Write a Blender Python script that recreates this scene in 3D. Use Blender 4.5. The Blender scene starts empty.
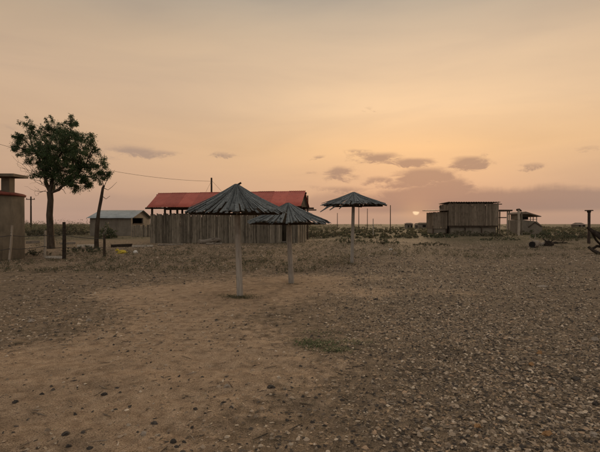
import bpy, math, random
import numpy as np
from mathutils import Vector, Matrix

R = math.radians
rng = random.Random(7)
nr = np.random.default_rng(11)
scn = bpy.context.scene
col = scn.collection

# ------------------------------------------------------------------ camera
CAM_H = 1.6
F = 450.0            # focal length in pixels of the 600 px wide photograph
HOR = 224.0          # horizon row
cam_d = bpy.data.cameras.new('camera')
cam_d.sensor_width = 36.0
cam_d.lens = 36.0 * F / 600.0
cam_d.clip_start = 0.05
cam_d.clip_end = 20000
cam = bpy.data.objects.new('camera', cam_d)
cam.location = (0, 0, CAM_H)
cam.rotation_euler = (R(90) - math.atan((226.0 - HOR) / F), 0, 0)
col.objects.link(cam)
scn.camera = cam

# ------------------------------------------------------------------ world / sky
def lin(r, g, b):
    f = lambda c: (c/255)/12.92 if c/255 <= .04045 else ((c/255+.055)/1.055)**2.4
    return (f(r), f(g), f(b), 1)

SUN_AZ = math.atan((416-300)/F)       # to the right of the view axis
SUN_EL = R(1.6)
world = bpy.data.worlds.new('World')
scn.world = world
world.use_nodes = True
nt = world.node_tree
nt.nodes.clear()

class N:
    """little node-expression helper for one node tree"""
    def __init__(s, tree): s.t = tree
    def new(s, kind, **kw):
        n = s.t.nodes.new(kind)
        for k, v in kw.items(): setattr(n, k, v)
        return n
    def put(s, sock, v):
        if hasattr(v, 'is_linked') or isinstance(v, bpy.types.NodeSocket): s.t.links.new(v, sock)
        else: sock.default_value = v
    def m(s, op, a, b=0.0, c=0.0, clamp=False):
        n = s.new('ShaderNodeMath', operation=op, use_clamp=clamp)
        s.put(n.inputs[0], a); s.put(n.inputs[1], b); s.put(n.inputs[2], c)
        return n.outputs[0]
    def ss(s, x, a, b):
        n = s.new('ShaderNodeMapRange', interpolation_type='SMOOTHSTEP')
        s.put(n.inputs[0], x); n.inputs[1].default_value = a; n.inputs[2].default_value = b
        return n.outputs[0]
    def mix(s, f, a, b, mode='MIX'):
        n = s.new('ShaderNodeMix', data_type='RGBA', blend_type=mode)
        s.put(n.inputs[0], f); s.put(n.inputs[6], a); s.put(n.inputs[7], b)
        return n.outputs[2]
    def ramp(s, f, stops, interp='LINEAR'):
        n = s.new('ShaderNodeValToRGB')
        n.color_ramp.interpolation = interp
        e = n.color_ramp.elements
        while len(e) < len(stops): e.new(0.5)
        for i, (p, c) in enumerate(stops): e[i].position = p; e[i].color = c
        s.put(n.inputs[0], f)
        return n.outputs[0]
    def noise(s, vec, scale, detail=4, rough=.55, dist=0.0):
        n = s.new('ShaderNodeTexNoise')
        s.put(n.inputs['Vector'], vec)
        n.inputs['Scale'].default_value = scale; n.inputs['Detail'].default_value = detail
        n.inputs['Roughness'].default_value = rough; n.inputs['Distortion'].default_value = dist
        return n.outputs[0]
    def xyz(s, x, y, z):
        n = s.new('ShaderNodeCombineXYZ')
        s.put(n.inputs[0], x); s.put(n.inputs[1], y); s.put(n.inputs[2], z)
        return n.outputs[0]

w = N(nt)
tc = w.new('ShaderNodeTexCoord')
sep = w.new('ShaderNodeSeparateXYZ')
nt.links.new(tc.outputs['Generated'], sep.inputs[0])
X, Y, Z = sep.outputs
az = w.m('ARCTAN2', X, Y)
hyp = w.m('SQRT', w.m('ADD', w.m('MULTIPLY', X, X), w.m('MULTIPLY', Y, Y)))
el = w.m('ARCTAN2', Z, w.m('MAXIMUM', hyp, .001))
daz = w.m('SUBTRACT', az, SUN_AZ)
cosd = w.m('COSINE', daz)
elp = w.m('MULTIPLY', w.m('MAXIMUM', el, 0.0), 1/(math.pi/2))      # 0 horizon .. 1 zenith
def e_of(y): return math.atan((HOR-y)/F)/(math.pi/2)
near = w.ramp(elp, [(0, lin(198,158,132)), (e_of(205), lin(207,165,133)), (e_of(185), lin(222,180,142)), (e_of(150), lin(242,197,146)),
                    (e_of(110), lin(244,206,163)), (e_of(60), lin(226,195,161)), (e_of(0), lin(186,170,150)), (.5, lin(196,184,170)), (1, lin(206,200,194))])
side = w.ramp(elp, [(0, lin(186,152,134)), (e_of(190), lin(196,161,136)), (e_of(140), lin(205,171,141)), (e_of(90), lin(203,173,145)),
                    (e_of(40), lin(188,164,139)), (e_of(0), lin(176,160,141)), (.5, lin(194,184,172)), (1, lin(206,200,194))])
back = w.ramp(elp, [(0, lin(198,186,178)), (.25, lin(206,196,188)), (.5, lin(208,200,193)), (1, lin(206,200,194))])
g1 = w.m('EXPONENT', w.m('MULTIPLY', w.m('MULTIPLY', daz, daz), -1/(0.52**2)))
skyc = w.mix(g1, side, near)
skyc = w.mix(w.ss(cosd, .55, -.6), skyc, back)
# thin high veil, long soft streaks
svec = w.xyz(w.m('MULTIPLY', az, 1.6), w.m('MULTIPLY', el, 9.0), 3.1)
st = w.noise(svec, 1.3, 5, .5, .4)
skyc = w.mix(1.0, skyc, w.ramp(st, [(.3, (.90,.91,.94,1)), (.52, (1,1,1,1)), (.72, (1.06,1.05,1.03,1))]), 'MULTIPLY')
# cloud puffs: (px, py, half width, half height, strength)
puffs = [(341,173,17,7,1.0),(376,181,11,5,.85),(325,157,9,3,.55),(380,159,22,6,1.0),(410,163,22,5,1.0),(396,157,9,4,.6),(428,164,10,3,.55),
         (468,162,17,5.5,1.0),(530,166,16,4,.6),(552,168,9,3,.4),(358,151,14,3,.55),(425,178,30,9,1.3),(450,186,24,8,1.1),(400,186,22,7,.9),
         (310,187,16,3,.45),(432,193,46,8,1.2),(400,196,40,7,1.0),(345,190,34,5,.65),(505,197,46,5,.75),(365,155,14,4,.7),(392,163,14,4,.8),(130,152,30,6.5,.85),(160,153,22,4,.6),(108,149,16,5,.5),(215,153,20,3,.5),(590,150,14,5,.5),(484,154,7,3,.35),(310,172,7,2,.4),
         (6,128,14,5,.5),(575,158,10,4,.35),(430,140,10,3,.2),(368,108,13,4,.3)]
wob = w.noise(w.xyz(w.m('MULTIPLY', az, 17.0), w.m('MULTIPLY', el, 42.0), 7.7), 1.0, 8, .7, .5)
wobb = w.m('SUBTRACT', w.noise(w.xyz(w.m('MULTIPLY', az, 13.0), w.m('MULTIPLY', el, 30.0), 2.2), 1.0, 6, .6, .4), .5)
wob2 = w.m('SUBTRACT', wob, .5)
azd = w.m('ADD', az, w.m('MULTIPLY', wobb, .10))
eld = w.m('ADD', el, w.m('MULTIPLY', wob2, .040))
fld = None
for (px, py, hw, hh, s) in puffs:
    a0 = math.atan((px-300)/F); e0 = math.atan((HOR-py)/F*math.cos(a0))
    k = 1.4
    dx = w.m('MULTIPLY', w.m('SUBTRACT', azd, a0), F/(hw*k)); dy = w.m('MULTIPLY', w.m('SUBTRACT', eld, e0), F/(hh*k))
    r2 = w.m('ADD', w.m('MULTIPLY', dx, dx), w.m('MULTIPLY', dy, dy))
    v = w.m('MULTIPLY', w.m('EXPONENT', w.m('MULTIPLY', r2, -1.6)), s)
    fld = v if fld is None else w.m('MAXIMUM', fld, v)
dens = w.m('ADD', fld, w.m('MULTIPLY', wob2, w.m('MULTIPLY', w.ss(fld, .04, .3), 2.1)))
dens = w.ss(dens, .24, .9)
# low bank on the horizon: top edge wobbles, thicker around and right of the sun, thins towards the left
tw = w.noise(w.xyz(w.m('MULTIPLY', az, 9.0), 0.0, 1.3), 1.0, 5, .55)
top = w.m('ADD', w.m('ADD', .060, w.m('MULTIPLY', w.m('SUBTRACT', tw, .5), .05)), w.m('MULTIPLY', w.ss(daz, -.5, .05), .012))
bank = w.ss(w.m('SUBTRACT', top, w.m('ADD', el, w.m('MULTIPLY', wob2, .016))), -.006, .014)
bank = w.m('MULTIPLY', bank, w.m('ADD', .22, w.m('MULTIPLY', w.ss(daz, -.34, .0), .58)))
low = w.ss(el, .018, .032)                                         # clear strip under the bank
bank = w.m('MULTIPLY', bank, w.m('ADD', .3, w.m('MULTIPLY', low, .7)))
cl = w.m('MAXIMUM', w.m('MULTIPLY', dens, .78), bank)
ccol = w.mix(g1, lin(168,143,129), lin(152,126,112))
skyc = w.mix(cl, skyc, ccol)
# the sun itself, its top hidden by the lower edge of the bank
sx = w.m('MULTIPLY', daz, 1/.0080); sy = w.m('MULTIPLY', w.m('SUBTRACT', el, .0262), 1/.0080)
disc = w.ss(w.m('SQRT', w.m('ADD', w.m('MULTIPLY', sx, sx), w.m('MULTIPLY', sy, sy))), 1.05, .6)
cut = w.ss(w.m('ADD', el, w.m('MULTIPLY', wob2, .008)), .0272, .0258)
halo = w.m('EXPONENT', w.m('MULTIPLY', w.m('ADD', w.m('MULTIPLY', sx, sx), w.m('MULTIPLY', w.m('MULTIPLY', sy, sy), 2.0)), -.05))
skyc = w.mix(w.m('MULTIPLY', halo, .25), skyc, lin(240,188,132))
skyc = w.mix(w.m('MULTIPLY', disc, cut), skyc, (1.0,.70,.42,1))
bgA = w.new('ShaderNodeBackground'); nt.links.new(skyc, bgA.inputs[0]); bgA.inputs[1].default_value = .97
sk = w.new('ShaderNodeTexSky', sky_type='NISHITA', sun_disc=False)
sk.sun_elevation = SUN_EL; sk.sun_rotation = SUN_AZ
sk.air_density = 1.5; sk.dust_density = 4.0
bgB = w.new('ShaderNodeBackground'); nt.links.new(sk.outputs[0], bgB.inputs[0]); bgB.inputs[1].default_value = .012
ad = w.new('ShaderNodeAddShader'); nt.links.new(bgA.outputs[0], ad.inputs[0]); nt.links.new(bgB.outputs[0], ad.inputs[1])
wo = w.new('ShaderNodeOutputWorld'); nt.links.new(ad.outputs[0], wo.inputs[0])

sun_d = bpy.data.lights.new('sun', 'SUN')
sun_d.energy = 1.8; sun_d.angle = R(7); sun_d.color = (1, .68, .4)
sun = bpy.data.objects.new('sun', sun_d)
sdir = Vector((math.sin(SUN_AZ)*math.cos(SUN_EL), math.cos(SUN_AZ)*math.cos(SUN_EL), math.sin(R(5))))
sun.rotation_euler = sdir.to_track_quat('Z', 'Y').to_euler()
sun.location = (40, 150, 40)
col.objects.link(sun)
scn.view_settings.view_transform = 'Standard'
scn.view_settings.look = 'None'
scn.view_settings.exposure = 0.0
scn.view_settings.gamma = 1.0
scn.view_settings.use_curve_mapping = False
scn.cycles.sample_clamp_indirect = 2.0

# ------------------------------------------------------------------ helpers
def tag(o, label=None, cat=None, group=None, kind=None):
    if label: o['label'] = label
    if cat: o['category'] = cat
    if group: o['group'] = group
    if kind: o['kind'] = kind
    return o

def empty(name, loc, rz=0.0, label=None, cat=None, group=None):
    o = bpy.data.objects.new(name, None)
    o.location = loc; o.rotation_euler = (0, 0, rz); o.empty_display_size = .2
    col.objects.link(o)
    return tag(o, label, cat, group)

def link(name, me, parent=None, loc=None, rot=None, scale=None):
    o = bpy.data.objects.new(name, me)
    col.objects.link(o)
    if parent: o.parent = parent
    if loc is not None: o.location = loc
    if rot is not None: o.rotation_euler = rot
    if scale is not None: o.scale = scale
    return o

class MB:
    def __init__(s): s.v = []; s.f = []; s.sm = []
    def add(s, vs, fs, smooth=False):
        n = len(s.v); s.v += [tuple(p) for p in vs]; s.f += [tuple(i+n for i in f) for f in fs]; s.sm += [smooth]*len(fs)
        return s
    def box(s, x0, y0, z0, x1, y1, z1, jit=0.0):
        vs = [(x, y, z) for z in (z0, z1) for y in (y0, y1) for x in (x0, x1)]
        if jit: vs = [tuple(c + rng.uniform(-jit, jit) for c in p) for p in vs]
        return s.add(vs, [(0,2,3,1), (4,5,7,6), (0,1,5,4), (1,3,7,5), (3,2,6,7), (2,0,4,6)])
    def tube(s, pts, rad, n=8, smooth=True, jit=0.0):
        pts = [Vector(p) for p in pts]
        if not hasattr(rad, '__len__'): rad = [rad]*len(pts)
        rings = []; up = None
        for i, p in enumerate(pts):
            t = (pts[min(i+1, len(pts)-1)] - pts[max(i-1, 0)]).normalized()
            if up is None:
                up = Vector((0,0,1)).cross(t)
                if up.length < .05: up = Vector((1,0,0)).cross(t)
                up.normalize()
            u = (up - t*up.dot(t)).normalized(); up = u; v = t.cross(u)
            rings.append([p + (u*math.cos(2*math.pi*k/n) + v*math.sin(2*math.pi*k/n)) * rad[i]*(1+rng.uniform(-jit, jit)) for k in range(n)])
        vs = [p for r in rings for p in r]; fs = []
        for i in range(len(pts)-1):
            for k in range(n):
                fs.append((i*n+k, i*n+(k+1) % n, (i+1)*n+(k+1) % n, (i+1)*n+k))
        s.add(vs, fs, smooth)
        s.add(rings[0], [tuple(reversed(range(n)))]); s.add(rings[-1], [tuple(range(n))])
        return s
    def mesh(s, name, mat):
        me = bpy.data.meshes.new(name)
        me.from_pydata(s.v, [], s.f); me.materials.append(mat)
        me.polygons.foreach_set('use_smooth', s.sm)
        me.update()
        return me
    def build(s, name, mat, parent=None, **kw): return link(name, s.mesh(name, mat), parent, **kw)

def np_mesh(name, verts, faces_quads=None, tris=None, mat=None, colors=None):
    """fast mesh from numpy arrays, all quads or all tris; optional per-vertex colour attribute 'tint'"""
    fa = faces_quads if faces_quads is not None else tris
    k = fa.shape[1]
    me = bpy.data.meshes.new(name)
    me.vertices.add(len(verts)); me.vertices.foreach_set('co', verts.astype(np.float32).ravel())
    me.loops.add(fa.size); me.loops.foreach_set('vertex_index', fa.astype(np.int32).ravel())
    me.polygons.add(len(fa))
    me.polygons.foreach_set('loop_start', np.arange(0, fa.size, k, dtype=np.int32))
    me.polygons.foreach_set('loop_total', np.full(len(fa), k, dtype=np.int32))
    if mat: me.materials.append(mat)
    if colors is not None:
        a = me.attributes.new('tint', 'FLOAT_COLOR', 'POINT')
        c = np.ones((len(verts), 4), np.float32); c[:, :3] = colors
        a.data.foreach_set('color', c.ravel())
    me.update(calc_edges=True)
    return me

# ------------------------------------------------------------------ terrain height
def _hash(ix, iy, seed):
    h = (ix*374761393 + iy*668265263 + seed*1442695041) & 0xFFFFFFFF
    h = ((h ^ (h >> 13)) * 1274126177) & 0xFFFFFFFF
    return ((h ^ (h >> 16)) & 0xFFFF) / 65535.0
def vnoise(x, y, seed=0):
    x = np.asarray(x, float); y = np.asarray(y, float)
    ix = np.floor(x).astype(np.int64); iy = np.floor(y).astype(np.int64)
    fx = x-ix; fy = y-iy
    fx = fx*fx*(3-2*fx); fy = fy*fy*(3-2*fy)
    a = _hash(ix, iy, seed); b = _hash(ix+1, iy, seed); c = _hash(ix, iy+1, seed); d = _hash(ix+1, iy+1, seed)
    return (a*(1-fx)+b*fx)*(1-fy) + (c*(1-fx)+d*fx)*fy
def fbm(x, y, seed=0, o=4, gain=.5):
    t = 0; a = 1; s = 0
    for i in range(o):
        t = t + a*(vnoise(x*2**i+i*17.3, y*2**i-i*9.1, seed+i)-.5)*2; s += a; a *= gain
    return t/s
def sst(x, a, b):
    t = np.clip((np.asarray(x, float)-a)/(b-a), 0, 1); return t*t*(3-2*t)
def gauss(x, y, cx, cy, sx, sy): return np.exp(-((x-cx)/sx)**2 - ((y-cy)/sy)**2)

def sand_mask(x, y):
    n = fbm(x*.55, y*.4, 31, 4)
    m = .95*gauss(x, y, -1.0, 10.4, 2.9, 2.0) + .8*gauss(x, y, -1.7, 6.8, 1.7, 2.4) + .8*gauss(x, y, -1.5, 3.6, 1.5, 2.4) + .4*gauss(x, y, -3.4, 3.8, 1.4, 1.6) + .55*gauss(x, y, -4.6, 10.3, 3.2, .8)
    m = m + .75*gauss(x, y, 1.4, 13.0, 3.0, 1.4) + .55*gauss(x, y, -5.2, 5.0, 2.4, 1.0) + .3*gauss(x, y, 2.6, 10.5, 2.5, .9) + .35*gauss(x, y, -4., 19.5, 4., 1.2)
    return np.clip(sst(m + n*.55, .02, 1.1), 0, 1)

def ground(x, y):
    x = np.asarray(x, float); y = np.asarray(y, float)
    z = .06*sst(y, 8, 13) + .1*sst(y, 13, 17) + .1*sst(y, 17, 26) + .08*sst(y, 26, 34)
    z = z + .16*gauss(x, y, 3.0, 27, 6.5, 8) + .12*gauss(x, y, 17, 47, 7, 6)
    z = z + .10*gauss(x, y, -3.4, 18.8, 3.0, .9)                      # sandy ledge in front of the plank wall
    z = z + .06*fbm(x*.12, y*.12, 3, 3)*sst(y, 6, 30) + .035*fbm(x*.5, y*.5, 5, 3)
    rough = 1-.6*sand_mask(x, y)
    fade = 1-sst(np.hypot(x, y), 14, 45)
    z = z + fade*rough*(.026*fbm(x*2.6, y*2.6, 8, 3, .6) + .011*fbm(x*11, y*11, 12, 2, .6)) + fade*.010*fbm(x*4, y*4, 15, 2)
    return z
def gz(x, y): return float(ground(x, y))
def P(px, py):
    """point of the ground seen at a pixel of the photograph"""
    dx = (px-300)/F; dz = (HOR-py)/F
    lo, hi = 2.0, 300.0
    d = 2.0
    while d < 300 and CAM_H + dz*d > gz(dx*d, d): lo = d; d *= 1.04
    hi = d
    for _ in range(24):
        mid = (lo+hi)/2
        if CAM_H + dz*mid > gz(dx*mid, mid): lo = mid
        else: hi = mid
    return Vector((dx*hi, hi, gz(dx*hi, hi)))
def at(px, py, d): return Vector(((px-300)/F*d, d, CAM_H + (HOR-py)/F*d))
def on(px, d):
    x = (px-300)/F*d
    return Vector((x, d, gz(x, d)))

# ------------------------------------------------------------------ materials
def material(name):
    m = bpy.data.materials.new(name); m.use_nodes = True
    t = m.node_tree; b = t.nodes['Principled BSDF']
    b.inputs['Roughness'].default_value = .85
    b.inputs['Specular IOR Level'].default_value = .25
    return m, N(t), b
def bump(n, b, h, strength, dist):
    bp = n.new('ShaderNodeBump'); bp.inputs['Strength'].default_value = strength; bp.inputs['Distance'].default_value = dist
    n.put(bp.inputs['Height'], h); n.t.links.new(bp.outputs[0], b.inputs['Normal'])
def objcoord(n, scale=(1,1,1)):
    t = n.new('ShaderNodeTexCoord'); mp = n.new('ShaderNodeMapping'); mp.inputs['Scale'].default_value = scale
    oi = n.new('ShaderNodeObjectInfo')
    off = n.new('ShaderNodeVectorMath', operation='ADD')
    n.t.links.new(t.outputs['Object'], off.inputs[0])
    v = n.xyz(n.m('MULTIPLY', oi.outputs['Random'], 31.0), n.m('MULTIPLY', oi.outputs['Random'], 17.0), n.m('MULTIPLY', oi.outputs['Random'], 53.0))
    n.t.links.new(v, off.inputs[1]); n.t.links.new(off.outputs[0], mp.inputs[0])
    return mp.outputs[0], oi.outputs['Random']
def wood(name, dark, light, stretch=(30,30,1.6), vary=.35, rough=.85):
    m, n, b = material(name)
    v, rnd = objcoord(n, stretch)
    g = n.noise(v, 1.0, 6, .65, .6)
    v2, _ = objcoord(n, (2.5,2.5,2.5)); st = n.noise(v2, 1.0, 4, .6)
    c = n.ramp(g, [(.3, (*dark, 1)), (.7, (*light, 1))])
    c = n.mix(n.m('MULTIPLY', n.ss(st, .45, .75), .55), c, (*[q*.55 for q in dark], 1))
    k = n.m('ADD', 1-vary/2, n.m('MULTIPLY', rnd, vary))
    c = n.mix(1.0, c, n.xyz(k, k, k), 'MULTIPLY')
    n.t.links.new(c, b.inputs['Base Color']); b.inputs['Roughness'].default_value = rough
    b.inputs['Specular IOR Level'].default_value = .03
    bump(n, b, g, .5, .01)
    return m
M = {}
def rough_mat(name, a, bcol, scale=3.0, bump_s=.3, rough=.9, stain=None, vary=0.0):
    m, n, b = material(name)
    v, rnd = objcoord(n)
    g = n.noise(v, scale, 7, .62, .3); f = n.noise(v, scale*12, 5, .6)
    c = n.ramp(g, [(.3, (*a, 1)), (.7, (*bcol, 1))])
    if stain:
        v2, _ = objcoord(n, (4,4,.6)); s = n.noise(v2, 1.2, 5, .6)
        c = n.mix(n.m('MULTIPLY', n.ss(s, .5, .75), .7), c, (*stain, 1))
    if vary:
        k = n.m('ADD', 1-vary/2, n.m('MULTIPLY', rnd, vary)); c = n.mix(1.0, c, n.xyz(k, k, k), 'MULTIPLY')
    n.t.links.new(c, b.inputs['Base Color']); b.inputs['Roughness'].default_value = rough
    bump(n, b, f, bump_s, .02)
    return m
def tinted(name, rough=.9, vary=.0, transl=0.0):
    m, n, b = material(name)
    a = n.new('ShaderNodeAttribute'); a.attribute_name = 'tint'
    n.t.links.new(a.outputs['Color'], b.inputs['Base Color']); b.inputs['Roughness'].default_value = rough
    if transl:
        tr = n.new('ShaderNodeBsdfTranslucent'); n.t.links.new(a.outputs['Color'], tr.inputs[0])
        mx = n.new('ShaderNodeMixShader'); mx.inputs[0].default_value = transl
        out = n.t.nodes['Material Output']
        n.t.links.new(b.outputs[0], mx.inputs[1]); n.t.links.new(tr.outputs[0], mx.inputs[2]); n.t.links.new(mx.outputs[0], out.inputs[0])
    return m

M['slat'] = wood('weathered_slat', (.062,.07,.071), (.21,.225,.222), (26,26,26), .6)
M['pole'] = wood('weathered_pole', (.22,.195,.162), (.40,.365,.315), (40,40,2.2), .2)
M['plank'] = wood('plank_wood', (.085,.073,.055), (.26,.225,.172), (34,34,1.1), .8)
M['plank_dark'] = wood('plank_wood_dark', (.10,.08,.06), (.24,.195,.145), (34,34,1.3), .6)
M['timber'] = wood('dark_timber', (.03,.022,.016), (.09,.068,.05), (22,22,2), .3)
M['drift'] = wood('driftwood', (.14,.115,.09), (.30,.26,.21), (14,14,14), .3)
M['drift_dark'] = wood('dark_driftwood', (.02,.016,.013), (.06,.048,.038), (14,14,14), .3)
M['bark'] = wood('bark', (.035,.027,.02), (.10,.078,.058), (9,9,2.2), .2)
M['postpale'] = wood('pale_post', (.24,.2,.15), (.42,.36,.29), (30,30,2), .2)
M['plaster'] = rough_mat('stained_plaster', (.085,.068,.046), (.16,.128,.088), 1.8, .5, .9, (.045,.036,.026))
M['redpaint'] = rough_mat('faded_red_sheet', (.36,.082,.058), (.46,.125,.088), 1.1, .12, .6, (.24,.07,.055), .35)
M['redcap'] = rough_mat('red_painted_render', (.13,.035,.025), (.20,.055,.04), 2.0, .25, .8, (.07,.03,.022))
M['metal'] = rough_mat('grey_roof_sheet', (.22,.25,.25), (.33,.36,.36), .9, .1, .5, (.16,.15,.13))
M['rusty'] = rough_mat('rusty_sheet', (.12,.09,.07), (.2,.15,.11), 1.5, .2, .7, (.07,.045,.03))
M['adobe'] = rough_mat('adobe_wall', (.13,.112,.088), (.21,.182,.142), 1.2, .35, .95, (.10,.08,.06))
M['stone'] = rough_mat('pale_stone', (.22,.18,.14), (.36,.31,.25), 9.0, .4, .9)
M['stone_dark'] = rough_mat('dark_stone', (.03,.026,.022), (.095,.08,.066), 9.0, .4, .85)
M['stone_ochre'] = rough_mat('ochre_stone', (.22,.12,.05), (.36,.21,.10), 9.0, .4, .9)
M['black'] = rough_mat('dark_opening', (.012,.01,.009), (.02,.017,.015), 2, .1, .95)
M['yellow'] = rough_mat('yellow_plastic', (.42,.30,.02), (.55,.42,.04), 7, .3, .5)
M['white'] = rough_mat('white_litter', (.5,.47,.42), (.65,.62,.56), 7, .2, .6)
M['bleached'] = wood('bleached_wood', (.36,.32,.26), (.58,.53,.45), (20,20,2), .2)
M['wire'] = rough_mat('wire', (.04,.037,.034), (.06,.055,.05), 5, 0, .6)
M['iron'] = rough_mat('rusty_iron', (.025,.018,.014), (.06,.04,.028), 6, .3, .7)
M['leaf'] = tinted('leaf', .6, 0, .25)
M['grit'] = tinted('grit', .9)

# ------------------------------------------------------------------ ground sheet
def warp(n, near, far):
    u = np.linspace(-1, 1, n); k = 1.0
    du = u[1]-u[0]
    lo, hi = .1, 40.
    for _ in range(80):
        k = (lo+hi)/2
        if far*np.sinh(k*du)/np.sinh(k) > near: lo = k
        else: hi = k
    return far*np.sinh(k*u)/np.sinh(k)
gx = warp(660, .035, 6000.); gy = warp(660, .035, 6000.) + 5.5
GX, GY = np.meshgrid(gx, gy)
GZ = ground(GX, GY)
nv = GX.size; nx = len(gx); ny = len(gy)
verts = np.stack([GX.ravel(), GY.ravel(), GZ.ravel()], 1)
ii = np.arange(nv).reshape(ny, nx)
quads = np.stack([ii[:-1, :-1].ravel(), ii[:-1, 1:].ravel(), ii[1:, 1:].ravel(), ii[1:, :-1].ravel()], 1)
sm = sand_mask(verts[:, 0], verts[:, 1])
vg = sst(verts[:, 1] + 6*fbm(verts[:, 0]*.15, verts[:, 1]*.15, 41, 3), 24, 40)
gr = sst(verts[:, 0] + 1.2*fbm(verts[:, 0]*.3, verts[:, 1]*.3, 51, 3), -.6, 2.6)
gm, n, b = material('dry_ground')
at_ = n.new('ShaderNodeAttribute'); at_.attribute_name = 'tint'
sp = n.new('ShaderNodeSeparateXYZ'); n.t.links.new(at_.outputs['Vector'], sp.inputs[0])
geo = n.new('ShaderNodeNewGeometry'); pos = geo.outputs['Position']
n1 = n.noise(pos, .8, 6, .6, .2); n2 = n.noise(pos, 7.0, 7, .65, .2); n3 = n.noise(pos, 42.0, 6, .7)
sandc = n.ramp(n2, [(.28, (.25,.172,.108,1)), (.5, (.42,.302,.198,1)), (.72, (.54,.40,.272,1))])
dirtc = n.ramp(n2, [(.28, (.125,.09,.058,1)), (.5, (.25,.185,.122,1)), (.72, (.40,.30,.205,1))])
gravc = n.ramp(n3, [(.3, (.09,.068,.047,1)), (.5, (.22,.17,.118,1)), (.7, (.42,.33,.235,1))])  # dark end also paints the shade in crevices between gravel
scrub = n.ramp(n1, [(.3, (.11,.098,.06,1)), (.5, (.18,.15,.092,1)), (.7, (.26,.205,.14,1))])
c = n.mix(sp.outputs[2], dirtc, gravc)
edge = n.m('ADD', sp.outputs[0], n.m('MULTIPLY', n.m('SUBTRACT', n2, .5), 1.1))
c = n.mix(n.ss(edge, .2, .75), c, sandc)
c = n.mix(n.m('MULTIPLY', n.ss(n1, .52, .72), .35), c, (.14,.105,.072,1))
n4 = n.noise(pos, 2.6, 5, .65, .4)
dk = n.m('MULTIPLY', n.ss(n4, .5, .68), n.m('SUBTRACT', .62, n.m('MULTIPLY', sp.outputs[0], .35)))
c = n.mix(dk, c, n.ramp(n3, [(.35, (.075,.058,.04,1)), (.7, (.17,.13,.09,1))]))
c = n.mix(sp.outputs[1], c, n.mix(n.ss(n2, .42, .6), scrub, (.085,.072,.043,1)))
vo = n.new('ShaderNodeTexVoronoi'); vo.inputs['Scale'].default_value = 55.0; n.put(vo.inputs['Vector'], pos)
spk = n.ss(vo.outputs['Distance'], .28, .18)
msk = n.m('MULTIPLY', spk, n.ss(n.noise(pos, 15.0, 4, .6), .48, .62))
c = n.mix(n.m('MULTIPLY', msk, .8), c, n.mix(.8, c, vo.outputs['Color'], 'MULTIPLY'))
n5 = n.noise(pos, 95.0, 3, .6)
c = n.mix(1.0, c, n.ramp(n5, [(.32, (.45,.43,.40,1)), (.5, (1,1,1,1)), (.68, (1.35,1.35,1.35,1))]), 'MULTIPLY')  # fine speckle: crevice shade and lighter grains painted into the colour
n.t.links.new(c, b.inputs['Base Color']); b.inputs['Roughness'].default_value = .97; b.inputs['Specular IOR Level'].default_value = .1
bump(n, b, n.m('ADD', n.m('MULTIPLY', n2, 1.6), n.m('ADD', n3, n.m('MULTIPLY', msk, .5))), 1.0, .035)
gme = np_mesh('ground', verts, faces_quads=quads, mat=gm, colors=np.stack([sm, vg, gr], 1))
gme.polygons.foreach_set('use_smooth', np.ones(len(gme.polygons), bool))
tag(link('ground', gme), 'dry sandy ground with gravel patches reaching the flat horizon', 'ground', kind='structure')

# ------------------------------------------------------------------ foliage helpers
def leaf_cloud(centres, radii, per, size, cols, droop=.3, aspect=.35, flat=1.0):
    """many small pointed leaf faces around given centres -> verts, tris, colours"""
    centres = np.asarray(centres, float); radii = np.asarray(radii, float)
    k = np.repeat(np.arange(len(centres)), per); m = len(k)
    d = nr.normal(size=(m, 3)); d /= np.linalg.norm(d, axis=1)[:, None]
    p = centres[k] + d*(nr.random((m, 1))**.6)*radii[k][:, None]*np.array([1, 1, flat])
    a = nr.normal(size=(m, 3)); a[:, 2] -= droop; a /= np.linalg.norm(a, axis=1)[:, None]
    q = nr.normal(size=(m, 3)); q -= a*(q*a).sum(1)[:, None]; q /= np.linalg.norm(q, axis=1)[:, None]
    s = size*(.6+.8*nr.random((m, 1)))
    v = np.stack([p, p+a*s*.5+q*s*aspect*.5, p+a*s, p+a*s*.5-q*s*aspect*.5], 1).reshape(-1, 3)
    f = np.arange(m*4).reshape(m, 4)
    cols = np.asarray(cols, float)
    ci = cols[nr.integers(0, len(cols), m)] * (.7+.6*nr.random((m, 1)))
    return v, f, np.repeat(ci, 4, 0)

GREEN = [(.034,.060,.024), (.048,.078,.032), (.058,.083,.032), (.028,.05,.022)]
DRY = [(.10,.10,.05), (.12,.105,.06), (.08,.085,.042), (.15,.115,.07), (.07,.075,.04)]
SCRUB = [(.075,.078,.045), (.10,.093,.055), (.13,.108,.068), (.06,.068,.04), (.15,.118,.08)]

# ------------------------------------------------------------------ broken-plank building with the red roof
def lerp(a, b, t): return a + (b-a)*t
plank_cache = {}
def plank_mesh(w_, h_, t_, mat, seed):
    """one rough board: uneven width, chipped top; origin bottom-left"""
    r = random.Random(seed); mb = MB(); st = 5; rings = []
    for i in range(st):
        z = h_*i/(st-1); j0 = r.uniform(-.008, .008); j1 = r.uniform(-.008, .008); y = r.uniform(-.006, .006)
        dz0 = r.uniform(-.03, .02) if i == st-1 else 0; dz1 = r.uniform(-.03, .02) if i == st-1 else 0
        rings += [(j0, y, z+dz0), (w_+j1, y, z+dz1), (w_+j1, y+t_, z+dz1), (j0, y+t_, z+dz0)]
    fs = []
    for i in range(st-1):
        for k in range(4): fs.append((i*4+k, i*4+(k+1) % 4, i*4+4+(k+1) % 4, i*4+4+k))
    mb.add(rings, fs); mb.add(rings[:4], [(3,2,1,0)]); mb.add(rings[-4:], [(0,1,2,3)])
    return mb.mesh('plank', mat)
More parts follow.
